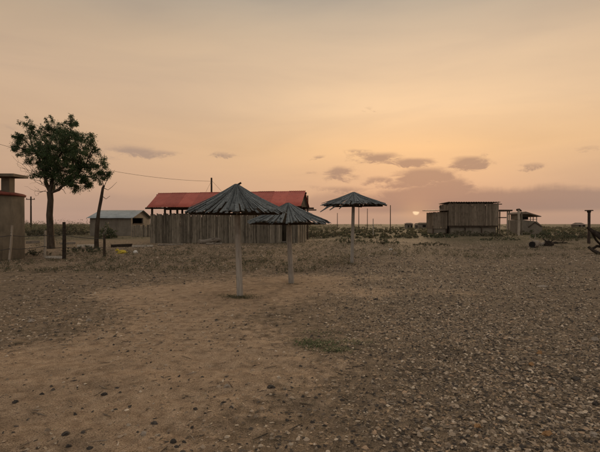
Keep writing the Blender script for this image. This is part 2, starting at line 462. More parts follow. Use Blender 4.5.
def plank_wall(parent, length, height, mat, wd=.17, gap=.012, skip=(), seeds=6, name='plank', hvar=.04, t_=.03):
    ms = [plank_mesh(wd-gap, height, t_, mat, 100+i+int(length*10)) for i in range(seeds)]
    k = int(length/wd)
    for i in range(k):
        x = i*length/k
        if any(a <= x <= b_ for a, b_ in skip): continue
        o = link(name, ms[rng.randrange(seeds)], parent, (x, rng.uniform(-.012, .012), rng.uniform(-.03, 0)), (rng.uniform(-.012, .012), rng.uniform(-.008, .008), 0))
        o.scale = (rng.uniform(.97, 1.1), 1, 1+rng.uniform(-hvar, hvar))
def corrugated(name, length, run, mat, pitch=.09, amp=.014, th=.004, sag=0.0, wavy=0.0):
    """corrugated sheet in local x (length) and y (run), ridges along y"""
    k = max(8, int(length/pitch*4)); u = np.linspace(0, length, k); rows = 4
    vs = []; 
    for s in (0, th):
        for j in range(rows):
            y = run*j/(rows-1)
            for x in u: vs.append((x, y, amp*math.sin(2*math.pi*x/pitch)+s - sag*math.sin(math.pi*j/(rows-1)) + wavy*math.sin(x*1.7+j)))
    fs = []; L = rows*k
    for j in range(rows-1):
        for i in range(k-1):
            a = j*k+i
            fs.append((a+L, a+L+1, a+L+k+1, a+L+k)); fs.append((a, a+k, a+k+1, a+1))
    for i in range(k-1):
        fs.append((i, i+1, i+1+L, i+L)); a = (rows-1)*k+i; fs.append((a, a+L, a+1+L, a+1))
    for j in range(rows-1):
        a = j*k; fs.append((a, a+L, a+k+L, a+k)); a = j*k+k-1; fs.append((a, a+k, a+k+L, a+L))
    return MB().add(vs, fs, True).mesh(name, mat)

A = Vector((-150/F*30.4, 30.4)); B = Vector((-2/F*28.4, 28.4))
blen = (B-A).length; brot = math.atan2(B.y-A.y, B.x-A.x)
z0 = .24
house = empty('plank_shelter', (A.x, A.y, z0), brot, 'long plank-walled shelter under a red sheet metal roof', 'shelter')
BD = 2.9
front = empty('front_wall', (0,0,0)); front.parent = house
plank_wall(front, blen, 2.04, M['plank'], .095, .007, skip=[(blen-1.05, blen-.78)], seeds=12, hvar=.028)
rightw = empty('side_wall', (blen, 0, 0), R(90)); rightw.parent = house
plank_wall(rightw, BD, 1.95, M['plank'], .165, seeds=5)
leftw = empty('side_wall', (0, 0, 0), R(90)); leftw.parent = house
leftw.location = (.04, .04, 0)
plank_wall(leftw, BD-.1, 2.0, M['plank'], .165, seeds=5)
backw = empty('back_wall', (0, BD, 0)); backw.parent = house
plank_wall(backw, blen, 1.95, M['plank'], .2, seeds=5)
MB().box(.1, .05, 1.5, blen-.1, .10, 1.58).build('rail', M['timber'], house)
MB().box(.1, .05, .4, blen-1.1, .10, .48).build('rail', M['timber'], house)
for px_ in (.06, 1.0, 1.9, 3.4, 5.0, 6.6, 8.2, blen-.15):
    for yy in (.18, BD-.12):
        MB().tube([(px_, yy, -.15), (px_+rng.uniform(-.02,.02), yy, 1.2), (px_, yy, 2.50)], [.085,.08,.075], 7, jit=.06).build('post', M['timber'], house)
EAVE, RIDGE, RUN = 2.44, 3.50, 1.62
MB().tube([(-.42, .14, EAVE-.01), (blen/2, .16, EAVE-.03), (blen+.25, .14, EAVE-.01)], .055, 7, jit=.1).build('eave_beam', M['timber'], house)
MB().tube([(-.3, BD-.14, EAVE), (blen+.55, BD-.14, EAVE)], .06, 7).build('eave_beam', M['timber'], house)
MB().tube([(-.3, BD/2, RIDGE-.1), (blen+.28, BD/2, RIDGE-.1)], .06, 7).build('ridge_beam', M['timber'], house)
roof = empty('roof', (0,0,0)); roof.parent = house
slope = math.atan2(RIDGE-EAVE, RUN); rl = math.hypot(RIDGE-EAVE, RUN)
for s in (0, 1):
    k = 10; wd = (blen+.35)/k
    for i in range(k):
        me = corrugated('roof_sheet', wd+.05, rl+rng.uniform(0, .04), M['redpaint'], .13, .012, .004, .012)
        x = -.18+i*wd
        lift = .008*(i % 2) + rng.uniform(0, .006)
        if s == 0: link('roof_sheet', me, roof, (x, BD/2-RUN, EAVE+.03+lift), (slope, 0, 0))
        else:
            link('roof_sheet', me, roof, (x+wd+.03, BD/2+RUN, EAVE+.03+lift), (slope, 0, math.pi))
for i in range(8):
    x = .05 + i*(blen-.1)/7
    for s in (-1, 1):
        MB().tube([(x, BD/2+s*(RUN-.12), EAVE-.01), (x, BD/2, RIDGE-.075)], .04, 6).build('rafter', M['timber'], house)
# dark boards stand in for shade inside the open right gable, with a tie beam sticking out
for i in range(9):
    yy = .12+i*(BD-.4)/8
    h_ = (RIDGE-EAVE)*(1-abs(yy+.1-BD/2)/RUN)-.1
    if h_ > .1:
        link('gable_shade', plank_mesh(.31, h_, .025, M['drift_dark'], 500+i), house, (blen+.13, yy, EAVE+.04), (0, 0, R(90)))
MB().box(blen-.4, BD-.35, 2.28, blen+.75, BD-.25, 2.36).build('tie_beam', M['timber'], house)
MB().box(0, BD-.05, 2.0, blen, BD, 2.12).build('rail', M['timber'], house)

# logs and branches heaped against the wall
hp = P(216, 243)
def branch(p0, p1, r0, r1, seg=6, wob=.06, n=7):
    p0, p1 = Vector(p0), Vector(p1); L = (p1-p0).length
    pts = []; 
    for i in range(seg+1):
        t = i/seg; q = p0.lerp(p1, t)
        if 0 < i < seg: q = q + Vector((rng.uniform(-1,1), rng.uniform(-1,1), rng.uniform(-.6,.8)))*wob*L*.5
        pts.append(q)
    return pts, [lerp(r0, r1, i/seg)*rng.uniform(.85, 1.12) for i in range(seg+1)]
def drift_log(name, a, bb, r0, r1, mat, label, twigs=(), wob=.06, cat='log', group=None):
    """a lying log from world point a to b resting on the ground"""
    a, bb = Vector(a), Vector(bb); root = empty(name, a, 0, label, cat, group)
    pts, rad = branch((0,0,r0*.6), bb-a+Vector((0,0,r1*.6)), r0, r1, 7, wob)
    MB().tube(pts, rad, 9, jit=.12).build('trunk', M[mat], root)
    for (t, v, rr) in twigs:
        o = pts[int(t*7)]
        q, rd = branch(o, o+Vector(v), rr, rr*.3, 4, .12)
        MB().tube(q, rd, 6, jit=.1).build('branch', M[mat], root)
    return root
drift_log('driftwood_log', P(200, 243.5)+Vector((0,-.3,0)), P(233, 242.5)+Vector((0,-.3,.25)), .16, .1, 'drift', 'pale crooked log lying along the foot of the plank wall',
          [(.3, (.5,-.1,.25), .06), (.6, (-.5,-.15,.2), .05), (.9, (.45,.1,.75), .06)])
drift_log('driftwood_log', P(206, 245), P(222, 244.2), .09, .06, 'drift', 'short thin pale log in front of the crooked log', [(.5, (.3,-.1,.2), .03)])
drift_log('fallen_pole', P(158, 245.5), P(183, 245), .06, .05, 'drift', 'straight pale pole on the ground at left end of plank wall', wob=.01, cat='pole')
drift_log('fallen_pole', P(266, 243.2), P(291, 242.6), .07, .06, 'bleached', 'straight pale pole on the ground behind the middle umbrella', wob=.01, cat='pole')

# ------------------------------------------------------------------ umbrellas of weathered slats
def umbrella(base, tip_px, d, rim_r, rim_z, apex_z, label, lean=(0,0), nsl=58, seed=1, broken=(), overshoot=True, pr=.058):
    r = random.Random(seed)
    bx, by, bz = base
    root = empty('slat_umbrella', (bx, by, bz-.08), 0, label, 'umbrella', 'slat umbrellas on the sandy ground')
    cx, cy = lean; top = apex_z-bz+.08; rim = rim_z-bz+.08
    # squared pole, slightly tapering
    mb = MB(); st = 6; vs = []; rz = r.uniform(.1, .5)
    for i in range(st):
        t = i/(st-1); q = pr*(1.12-.2*t)
        for k in range(8):
            a = rz + k*math.pi/4; qq = q*(1.0 if k % 2 else 1.12)*r.uniform(.95, 1.05)
            vs.append((cx*t+qq*math.cos(a), cy*t+qq*math.sin(a), (top-.1)*t))
    fs = [(i*8+k, i*8+(k+1) % 8, i*8+8+(k+1) % 8, i*8+8+k) for i in range(st-1) for k in range(8)]
    mb.add(vs, fs, False); mb.add(vs[:8], [tuple(reversed(range(8)))]); mb.add(vs[-8:], [tuple(range(8))])
    mb.build('pole', M['pole'], root)
    # horizontal arms and rafters
    na = 6; a0 = math.pi + .12
    ends = []
    for k in range(na):
        a = a0 + k*2*math.pi/na
        e = Vector((cx+rim_r*.97*math.cos(a), cy+rim_r*.97*math.sin(a), rim-.035))
        ends.append(e)
        MB().tube([(cx*.95+.03*math.cos(a), cy*.95+.03*math.sin(a), rim-.05), e], .022, 6, jit=.1).build('arm', M['timber'], root)
        o = .12 if (k == 0 and overshoot) else -.03
        apex = Vector((cx, cy, top-.03)); dr = (apex-e).normalized()
        MB().tube([e, apex+dr*o+Vector((0,0,.03 if o > 0 else 0))], .024, 6, jit=.1).build('rafter', M['timber'], root)
    for k in range(na):
        p, q = ends[k], ends[(k+1) % na]
        MB().tube([p+Vector((0,0,.02)), q+Vector((0,0,.02))], .016, 5).build('ring_rod', M['timber'], root)
    # slats: convex strips from the apex to the rim, ends ragged
    def slat_mesh(L, wr, wa, sagk, s2, ln):
        rr = random.Random(s2); mb = MB(); st = 5; vs = []
        for i in range(st):
            t = i/(st-1); x = .03 + t*ln; hw = lerp(wa, wr, t)/2*rr.uniform(.93, 1.06)
            z = -(x/rim_r)*(top-rim) - sagk*math.sin(math.pi*min(1, x/rim_r)) + rr.uniform(-.003, .003)
            th = .014
            ey = rr.uniform(-.02, .02) if i == st-1 else 0
            vs += [(x+ey, -hw, z), (x, 0, z+th), (x-ey, hw, z), (x, 0, z-.006)]
        fs = [(i*4+k, i*4+(k+1) % 4, i*4+4+(k+1) % 4, i*4+4+k) for i in range(st-1) for k in range(4)]
        mb.add(vs, fs); mb.add(vs[:4], [(3,2,1,0)]); mb.add(vs[-4:], [(0,1,2,3)])
        return mb.mesh('slat', M['slat'])
    cant = Vector((cx, cy, top))
    ms = [slat_mesh(rim_r, 2*math.pi*rim_r/nsl*r.uniform(1.2, 1.6), .018, .03, seed*50+i, rim_r*r.uniform(.93, 1.05)) for i in range(12)]
    for k in range(nsl):
        a = 2*math.pi*(k+r.uniform(-.2, .2))/nsl
        deg = math.degrees(a) % 360
        if any(lo <= deg <= hi for lo, hi in broken): continue
        link('slat', ms[r.randrange(12)], root, cant+Vector((0,0,.014*(k % 2)+r.uniform(0,.008))), (r.uniform(-.2,.2), r.uniform(-.012,.018), a))
    ms2 = [slat_mesh(rim_r, 2*math.pi*rim_r/nsl*1.15, .016, .025, seed*70+i, rim_r*r.uniform(.45, 1.0)) for i in range(8)]
    for k in range(70):
        a = 2*math.pi*(k+r.uniform(-.45, .45))/70
        link('slat', ms2[r.randrange(8)], root, cant+Vector((0,0,.03+r.uniform(0,.012))), (r.uniform(-.3,.3), r.uniform(-.01,.03), a))
    return root, slat_mesh
b1 = P(240, 296)
d1 = b1.y
tip1 = at(236.5, 185.5, d1); rim1 = at(236, 212.0, d1)
u1, _ = umbrella(b1, None, d1, 47/F*d1, rim1.z, tip1.z, 'nearest slat umbrella, on the left, with a pale pole leaning slightly', (tip1.x-b1.x, 0), 150, 3)
b2 = P(291.5, 283)
d2 = b2.y
tip2 = at(288, 204, d2); rim2 = at(288, 222.4, d2)
u2, _ = umbrella(b2, None, d2, 39.5/F*d2, rim2.z, tip2.z, 'short slat umbrella in the middle, its rim at eye level', (tip2.x-b2.x, 0), 140, 5, overshoot=False, pr=.062)
b3 = P(352, 263)
d3 = b3.y
tip3 = at(353.5, 193, d3); rim3 = at(353.5, 205, d3)
u3, sl3 = umbrella(b3, None, d3, 31/F*d3, rim3.z, tip3.z, 'tall slat umbrella on the right with loose slats hanging at left', (tip3.x-b3.x, 0), 130, 8, overshoot=False, pr=.056)
# loose slats hanging from the left rim of the tall one
for (ox, oy, L, dn, az_) in ((-.62,-.45,.62,.30,195), (-.45,-.6,.5,.24,205), (-.72,-.25,.35,.2,185), (-.3,-.7,.35,.2,215)):
    mb = MB(); a = R(az_)
    p0 = Vector((tip3.x-b3.x+ox*1.05, oy*1.05, rim3.z-b3.z+.08+.03))
    p1 = p0 + Vector((math.cos(a)*L, math.sin(a)*L*.4, -dn)); pm = (p0+p1)/2+Vector((0,0,.04))
    mb.tube([p0, pm, p1], [.03,.03,.016], 5); mb.build('slat', M['slat'], u3)

# ------------------------------------------------------------------ round cistern on the left
tc_d = 18.3
tx = -12.96; tz = gz(-11.6, 17.4)-.03
tank = empty('round_cistern', (tx, tc_d, tz), 0, 'round plastered cistern with red roof and capped vent at left edge', 'cistern')
def lathe(prof, n=48):
    mb = MB(); vs = [(r_*math.cos(2*math.pi*k/n), r_*math.sin(2*math.pi*k/n), z) for (r_, z) in prof for k in range(n)]
    fs = [(i*n+k, i*n+(k+1) % n, i*n+n+(k+1) % n, i*n+n+k) for i in range(len(prof)-1) for k in range(n)]
    return mb.add(vs, fs, True)
rimz = CAM_H + (HOR-195.5)/F*tc_d - tz
lathe([(1.53,-.2), (1.51,.3), (1.50,rimz-.02), (1.0,rimz-.02)]).build('wall', M['plaster'], tank)
rf = lathe([(1.50,rimz-.03), (1.56,rimz-.02), (1.57,rimz+.05), (1.50,rimz+.085), (.95,rimz+.2), (.02,rimz+.3)]).build('roof', M['redcap'], tank)
vx = at(8, 180, tc_d-.2); vx = Vector((vx.x-tx, -.2, 0))
capz = CAM_H + (HOR-177.5)/F*(tc_d-.2) - tz
MB().box(vx.x-.16, vx.y-.16, rimz, vx.x+.16, vx.y+.18, capz, .006).build('vent_shaft', M['plaster'], tank)
MB().box(vx.x-.53, vx.y-.5, capz+.002, vx.x+.53, vx.y+.5, capz+.11, .012).build('vent_cap', M['plaster'], tank)

# ------------------------------------------------------------------ tree on the left
tb = P(51, 248.5)
td = tb.y; kx = td/F
tree = empty('tree', tb, 0, 'leafy round-crowned tree between the cistern and the bare pole', 'tree')
def tl(px, py, dy=0.0):
    return Vector(((px-300)/F*(td+dy) - tb.x, dy, CAM_H+(HOR-py)/F*(td+dy)-tb.z))
mb = MB()
fork = tl(50, 192)
mb.tube([(0,0,-.3), (0,0,.05), tl(50.5,235), tl(49.5,215), tl(50.5,200), fork], [.27,.215,.175,.16,.15,.15], 12, jit=.07)
lobes = [(38,131,15,0),(55,130,12,.5),(32,154,10,-.3),(46,158,12,.4),(72,130,11,-.3),(27,142,11,.3),(48,145,17,-.6),(68,143,16,.6),(84,140,12,0),(55,163,18,.2),(74,160,16,-.5),
         (92,155,10,.3),(100,166,9,0),(105,175,6,.2),(97,178,6,-.3),(88,184,5,.2),(76,186,5,.1),(50,168,12,.5),(62,168,13,-.7),(66,172,11,.8),(48,178,8,0),(57,157,13,0),(80,165,10,0),(90,168,8,-.2),(70,152,12,0),(42,168,10,-.4),(84,172,9,.5),(62,178,12,-.2),(20,148,6,0),(93,142,8,-.4),(21,137,6,.2),
         (71,121,5,0),(31,128,6,.3),(60,150,14,1.4),(50,150,13,-1.4),(72,160,12,1.3),(64,140,12,-1.2),(40,150,11,1.1),(80,150,11,-1.2),(58,182,7,.8),(70,182,6,-.5),(85,178,5,-.3)]
cent = []; rad = []
def limb(p0, p1, r0, r1, seg=5, wob=.12):
    q, rd = branch(p0, p1, r0, r1, seg, wob)
    mb.tube(q, rd, 7, jit=.05); return q
mains = [limb(fork, tl(43,170,-.2), .12, .075), limb(fork, tl(56,168,.3), .13, .085), limb(fork+Vector((0,0,-.1)), tl(70,182,-.2), .085, .06), ]
mains.append(limb(mains[0][-1], tl(34,150,.2), .07, .045)); mains.append(limb(mains[1][-1], tl(62,150,-.3), .08, .05))
mains.append(limb(mains[2][-1], tl(86,165,.2), .06, .04)); mains.append(limb(mains[1][-1], tl(48,148,.6), .06, .04)); mains.append(limb(mains[4][-1], tl(72,138,.3), .05, .03))
joints = [p for q in mains for p in q[2:]]
for (px, py, rr, dy) in lobes:
    c0 = tl(px, py, dy); rr = rr*kx
    j = min(joints, key=lambda p: (p-c0).length + (0 if p.z < c0.z+.2 else .8))
    limb(j, c0, .035, .02, 4, .15)
    nt_ = max(5, int(15*(rr/.8)**1.5))
    for i in range(nt_):
        dv = Vector((rng.gauss(0,1), rng.gauss(0,1), rng.gauss(0,1)+.1)).normalized()
        e = c0 + dv*rr*rng.uniform(.55, 1.0)
        q, rd = branch(c0, e, .012, .005, 3, .2)
        mb.tube(q, rd, 4)
        for t in (2, 3):
            if rng.random() < .68: cent.append(q[t]); rad.append(rng.uniform(.13, .27))
# bare twigs on the lower left
for (ax_, ay_, bx_, by_) in ((46,186,26,160),(47,188,31,178),(44,180,20,152),(46,190,36,196),(38,176,18,166),(42,184,27,172),(36,176,14,158),(48,192,33,190),(34,165,15,147),(60,186,66,194),(74,180,78,192)):
    q, rd = branch(tl(ax_, ay_), tl(bx_, by_, rng.uniform(-.5,.5)), .016, .005, 5, .15); mb.tube(q, rd, 4)
    for _ in range(3):
        j = q[rng.randrange(2, 6)]; e = j+Vector((rng.uniform(-.6,.1), rng.uniform(-.3,.3), rng.uniform(-.25,.4)))
        q2, r2 = branch(j, e, .007, .004, 3, .2); mb.tube(q2, r2, 3)
for (px, py, rr, dy) in lobes:      # wispy sprays standing out of the crown
    c0 = tl(px, py, dy); rr *= kx
    for i in range(4):
        dv = Vector((rng.gauss(0,1), rng.gauss(0,1), rng.gauss(0,.8)+.1)).normalized()
        q, rd = branch(c0, c0+dv*rr*rng.uniform(1.0, 1.3), .012, .004, 4, .12); mb.tube(q, rd, 4)
        cent += q[3:]; rad += [rng.uniform(.08,.16), rng.uniform(.06,.13)]
mb.build('trunk', M['bark'], tree)
v, f, cc = leaf_cloud(cent, rad, 62, .115, [(q[0]*1.25, q[1]*1.25, q[2]*1.2) for q in GREEN], .95, .22)
link('crown', np_mesh('crown', v, faces_quads=f, mat=M['leaf'], colors=cc), tree)

# ------------------------------------------------------------------ bare leaning pole beside the tree
pb = P(96.5, 248)
dead = empty('dead_tree', pb, 0, 'bare leaning dead trunk with a few thin twigs right of the tree', 'dead tree')
def dl(px, py, dy=0.0): return Vector(((px-300)/F*(pb.y+dy)-pb.x, dy, CAM_H+(HOR-py)/F*(pb.y+dy)-pb.z))
MB().tube([(0,0,-.2), dl(96.5,240), dl(97.2,225), dl(98.7,212), dl(101,200), dl(103,188), dl(104.2,185.5)], [.14,.12,.105,.09,.08,.07,.05], 9, jit=.1).build('trunk', M['bark'], dead)
for pts in ([(103.5,188),(107,180),(112,174),(115,170)], [(104,188),(108,190),(112,187),(117,182)], [(102,196),(106,199),(110,196)], [(104,187),(102,179),(105,172)], [(107,181),(108,175),(111,169)]):
    MB().tube([dl(a, c_, .03*i) for i, (a, c_) in enumerate(pts)], [.022,.014,.010,.006][:len(pts)], 5).build('twig', M['bark'], dead)

# ------------------------------------------------------------------ shed with the grey roof (behind, left)
sx0, sx1, sy0, sy1 = -21.9, -17.6, 46.9, 52.8
sg = gz(-19.5, 47)-.05
shed = empty('grey_shed', (sx0, sy0, sg), 0, 'long low shed with grey metal roof behind the dead trunk', 'shed')
W_, D_ = sx1-sx0, sy1-sy0; EH = CAM_H+(HOR-217.6)/F*sy0-sg; RH = CAM_H+(HOR-210.6)/F*49.9-sg
mb = MB(); mb.box(0, 0, -.2, W_, .15, EH); mb.box(0, D_-.15, -.2, W_, D_, EH); mb.box(0, .15, -.2, .15, D_-.15, EH)
mb.add([(0,.15,EH),(0,D_/2,RH),(0,D_-.15,EH),(.15,.15,EH),(.15,D_/2,RH),(.15,D_-.15,EH)], [(0,1,2),(5,4,3),(0,3,4,1),(1,4,5,2)])
mb.build('wall', M['adobe'], shed)
mb = MB()   # right gable with a wide dark opening
x0_, x1_ = W_-.15, W_
o0, o1, oz0, oz1 = .4, 3.6, 1.35, 2.3
for (ya, yb, za, zb) in ((.15,o0,-.2,EH),(o1,D_-.15,-.2,EH),(o0,o1,-.2,oz0)):
    mb.box(x0_, ya, za, x1_, yb, zb)
mb.add([(x0_,.15,EH),(x0_,D_/2,RH),(x0_,D_-.15,EH),(x1_,.15,EH),(x1_,D_/2,RH),(x1_,D_-.15,EH)], [(0,1,2),(5,4,3),(0,3,4,1),(1,4,5,2),(0,2,5,3)])
mb.build('gable_wall', M['adobe'], shed)
MB().box(x0_-.05, o0, oz0-.08, x1_+.08, o1, oz0-.005).build('sill', M['timber'], shed)
srf = empty('roof', (0,0,0)); srf.parent = shed
sl = math.atan2(RH-EH, D_/2); rl = math.hypot(RH-EH, D_/2)+.35
for i in range(5):
    wd = (W_+.5)/5
    me = corrugated('roof_sheet', wd+.04, rl, M['metal'], .16, .015, .004)
    dz = .006*(i % 2)
    link('roof_sheet', me, srf, (-.25+i*wd, -.33, EH-.12+dz+.06), (sl, 0, 0))
    link('roof_sheet', me, srf, (-.25+(i+1)*wd+.04, D_+.33, EH-.12+dz+.06), (sl, 0, math.pi))
# fence of upright boards before the shed's right end
f0 = on(131.5, 43.5)
bf = empty('board_fence', f0, 0, 'low fence of upright boards before the open end of the grey shed', 'fence')
for i in range(9):
    p = on(131.5+i*2.2, 43.5)
    link('board', plank_mesh(.19, 1.25+rng.uniform(-.15,.1), .03, M['plank'], 700+i), bf, p-f0+Vector((0,0,-.1)))
MB().box(0, .035, .75, 1.95, .085, .83).build('rail', M['timber'], bf)

# ------------------------------------------------------------------ wooden stall on the right (two boxes, raised on a mound)
sd = 47.5
def SX(px): return (px-300)/F*sd
def SZ(py, d=sd): return CAM_H+(HOR-py)/F*d
bx0 = SX(449); gzz = gz(SX(474), sd)-.05
stall = empty('wooden_stall', (bx0, sd, gzz), 0, 'tall upright-board stall with a lower side room right of the sun', 'stall')
wd = SX(499)-bx0; zb = SZ(225.5)-gzz; zt = SZ(202.6)-gzz; dp = 3.2
fw = empty('front_wall', (0, 0, zb)); fw.parent = stall
plank_wall(fw, wd, zt-zb-.06, M['plank_dark'], .2, .012, seeds=6, hvar=.012)
for (xx) in (0.03, wd-.03):
    sw = empty('side_wall', (xx, .05, zb), R(90)); sw.parent = stall
    plank_wall(sw, dp-.1, zt-zb-.1, M['plank_dark'], .2, .012, seeds=4, hvar=.01)
bw = empty('back_wall', (0, dp, zb)); bw.parent = stall
plank_wall(bw, wd, zt-zb-.15, M['plank_dark'], .25, .012, seeds=4, hvar=.01)
MB().box(.05, .06, zb-.16, wd-.05, dp, zb-.01).build('floor_frame', M['timber'], stall)
MB().box(.2, .25, -.3, wd-.2, dp-.2, zb-.165, .03).build('plinth', M['adobe'], stall)
for xx in (.08, wd*.33, wd*.66, wd-.1):
    MB().tube([(xx,.1,-.3), (xx,.1,zb-.165)], .06, 6).build('stilt', M['timber'], stall)
link('roof_sheet', corrugated('roof_sheet', wd+.2, dp+.5, M['rusty'], .26, .045, .008), stall, (-.1, -.2, zt+.045), (R(-.6), 0, 0))
MB().box(-.45, .4, zt-.19, wd+.5, .5, zt-.1).build('roof_beam', M['timber'], stall)
MB().box(-.2, dp-.5, zt-.4, wd+.42, dp-.42, zt-.31).build('roof_beam', M['timber'], stall)
# lower side room
ax0 = SX(434)-bx0; azb = SZ(228.5)-gzz; azt = SZ(211)-gzz
aw = empty('annex_wall', (ax0, .35, azb)); aw.parent = stall
plank_wall(aw, -ax0-.06, azt-azb-.08, M['plank_dark'], .2, .012, seeds=4, hvar=.015)
aw = empty('annex_side_wall', (ax0+.03, .4, azb), R(90)); aw.parent = stall
plank_wall(aw, 2.4, azt-azb-.1, M['plank_dark'], .2, .012, seeds=3, hvar=.01)
aw = empty('annex_back_wall', (ax0, 2.8, azb)); aw.parent = stall
plank_wall(aw, -ax0-.06, azt-azb-.1, M['plank_dark'], .25, .012, seeds=3, hvar=.01)
MB().box(ax0+.05, .45, azb-.5, -.1, 2.7, azb-.01, .02).build('annex_floor', M['adobe'], stall)
MB().tube([(ax0+.04,.4,-.4), (ax0+.02,.4,azb+.3)], .07, 6).build('stilt', M['timber'], stall)
MB().tube([(-.15,.4,-.3), (-.15,.4,azb+.3)], .07, 6).build('stilt', M['timber'], stall)
MB().add([(ax0-.4,.1,azt-.02),(-.02,.1,azt+.06),(-.02,3.0,azt+.16),(ax0-.4,3.0,azt+.08),(ax0-.4,.1,azt+.05),(-.02,.1,azt+.13),(-.02,3.0,azt+.23),(ax0-.4,3.0,azt+.15)],
         [(3,2,1,0),(4,5,6,7),(0,1,5,4),(1,2,6,5),(2,3,7,6),(3,0,4,7)]).build('annex_roof', M['rusty'], stall)
# porch roof on posts to the right
px0, px1 = wd+.05, SX(513)-bx0; pz = SZ(210.2)-gzz
MB().box(px0, .1, pz-.1, px1, 2.2, pz+.06, .015).build('porch_roof', M['timber'], stall)
for (pp, yy) in ((508.6,.3),(511.3,.5),(508,2.0)):
    xx = SX(pp)-bx0
    MB().tube([(xx,yy,-.2), (xx+.02,yy,pz-.102)], .07, 7).build('porch_post', M['postpale'], stall)
MB().box(px0+.02, .6, SZ(218)-gzz, px1-.4, .66, SZ(217)-gzz).build('porch_rail', M['timber'], stall)

# lone posts between stall and hut
for (pp, top_, rr, lab, crook) in ((518.6, 209.8, .13, 'thick grey forked post right of the stall porch', True), (521.5, 212, .09, 'thin grey post touching the two-level hut', False)):
    p = on(pp, 46.5); root = empty('wooden_post', p, 0, lab, 'post')
    hh = SZ(top_, 46.5)-p.z
    MB().tube([(0,0,-.3), (.03,0,hh*.5), (0,0,hh)], [rr*1.1, rr, rr*.9], 8, jit=.08).build('shaft', M['postpale' if crook else 'plank'], root)
    if crook: MB().tube([(-.22,0,hh-.02), (.05,0,hh+.02), (.3,.05,hh-.12)], [.1,.13,.08], 7, jit=.15).build('fork', M['timber'], root)

# ------------------------------------------------------------------ two-level hut further right
hd = 52.0
hx0 = (521-300)/F*hd; hx1 = (542.5-300)/F*hd
hz = gz((hx0+hx1)/2, hd)-.05
hut = empty('two_level_hut', (hx0, hd, hz), 0, 'low brown hut with an open upper porch under a sloping roof', 'hut')
def HX(px): return (px-300)/F*hd-hx0
def HZ(py): return CAM_H+(HOR-py)/F*hd-hz
mb = MB()
prof = [(HX(519.5),-.3),(HX(543),-.3),(HX(542.2),HZ(226)),(HX(537),HZ(221.5)),(HX(522),HZ(219.8)),(HX(519.5),HZ(220))]
k = len(prof)
mb.add([(x, 0, z) for x, z in prof]+[(x, 3, z) for x, z in prof], [tuple(range(k)), tuple(reversed(range(k, 2*k)))]+[(i, i+k, (i+1) % k+k, (i+1) % k) for i in range(k)])
mb.build('wall', M['adobe'], hut)
MB().box(HX(521), .4, HZ(219.9)+.01, HX(530), 2.6, HZ(213.9), .02).build('upper_room', M['plank_dark'], hut)
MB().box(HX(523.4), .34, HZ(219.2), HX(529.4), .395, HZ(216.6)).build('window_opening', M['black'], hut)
for pp in (532, 534.8, 538.2):
    MB().tube([(HX(pp), .35, HZ(222)-.1), (HX(pp), .35, HZ(216.5))], .045, 6).build('porch_post', M['postpale'], hut)
MB().box(HX(530), .3, HZ(219.6), HX(538.5), .36, HZ(219.1)).build('porch_rail', M['postpale'], hut)
mb = MB(); prof = [(HX(519.5),HZ(213.2)),(HX(524.5),HZ(211.6)),(HX(540),HZ(216.2)),(HX(540),HZ(216.9)),(HX(529),HZ(214.2)),(HX(519.5),HZ(214.2))]; k = 6
mb.add([(x, -.3, z) for x, z in prof]+[(x, 3.2, z) for x, z in prof], [tuple(range(k)), tuple(reversed(range(k, 2*k)))]+[(i, i+k, (i+1) % k+k, (i+1) % k) for i in range(k)])
mb.build('roof', M['rusty'], hut)
mb = MB(); mb.add([(HX(528),-.06,HZ(227)),(HX(535),-.06,HZ(222)),(HX(541.5),-.06,HZ(226.3)),(HX(541.3),-.06,HZ(227)),(HX(535),-.06,HZ(222.8)),(HX(528.8),-.06,HZ(227.4)),
        (HX(528),-.002,HZ(227)),(HX(535),-.002,HZ(222)),(HX(541.5),-.002,HZ(226.3)),(HX(541.3),-.002,HZ(227)),(HX(535),-.002,HZ(222.8)),(HX(528.8),-.002,HZ(227.4))],
        [(0,5,4,1),(1,4,3,2),(6,7,10,11),(7,8,9,10),(0,1,7,6),(1,2,8,7),(5,11,10,4),(4,10,9,3),(2,3,9,8),(0,6,11,5)]); mb.build('porch_gable', M['timber'], hut)

# ------------------------------------------------------------------ far small buildings
def far_block(x0p, x1p, topp, d, name, label, mat='adobe', roofm='rusty', pitch=.3, cat='building'):
    x0, x1 = (x0p-300)/F*d, (x1p-300)/F*d; g = gz((x0+x1)/2, d)-.1
    h = CAM_H+(HOR-topp)/F*d-g
    root = empty(name, (x0, d, g), 0, label, cat); w2 = x1-x0; dep = min(6, w2)
    MB().box(0, 0, -.3, w2, dep, h-pitch).build('wall', M[mat], root)
    MB().add([(-.3,-.3,h-pitch+.003),(w2+.3,-.3,h-pitch+.003),(w2+.3,dep+.3,h-pitch+.003),(-.3,dep+.3,h-pitch+.003),(w2*.15,dep/2,h),(w2*.85,dep/2,h)],
             [(3,2,1,0),(0,1,5,4),(1,2,5),(2,3,4,5),(3,0,4)]).build('roof', M[roofm], root)
    for t in (.25, .7):
        MB().box(w2*t, -.04, h*.25, w2*t+min(.9, w2*.2), -.003, h*.62).build('window', M['black'], root)
far_block(406.2, 412.8, 222.8, 120, 'far_house', 'tiny far brown house under the sun, left of the long one')
far_block(418.8, 434.5, 222.4, 125, 'far_house', 'long low far brown house at the left edge of the stall')
far_block(576.5, 585.5, 222.6, 150, 'far_house', 'tiny far hut with peaked brown roof on the right horizon', 'adobe', 'rusty', .8)
far_block(415.2, 417.6, 224.0, 118, 'far_hut', 'tiny far hut between the two far brown houses', 'adobe', 'rusty', .3, 'hut')

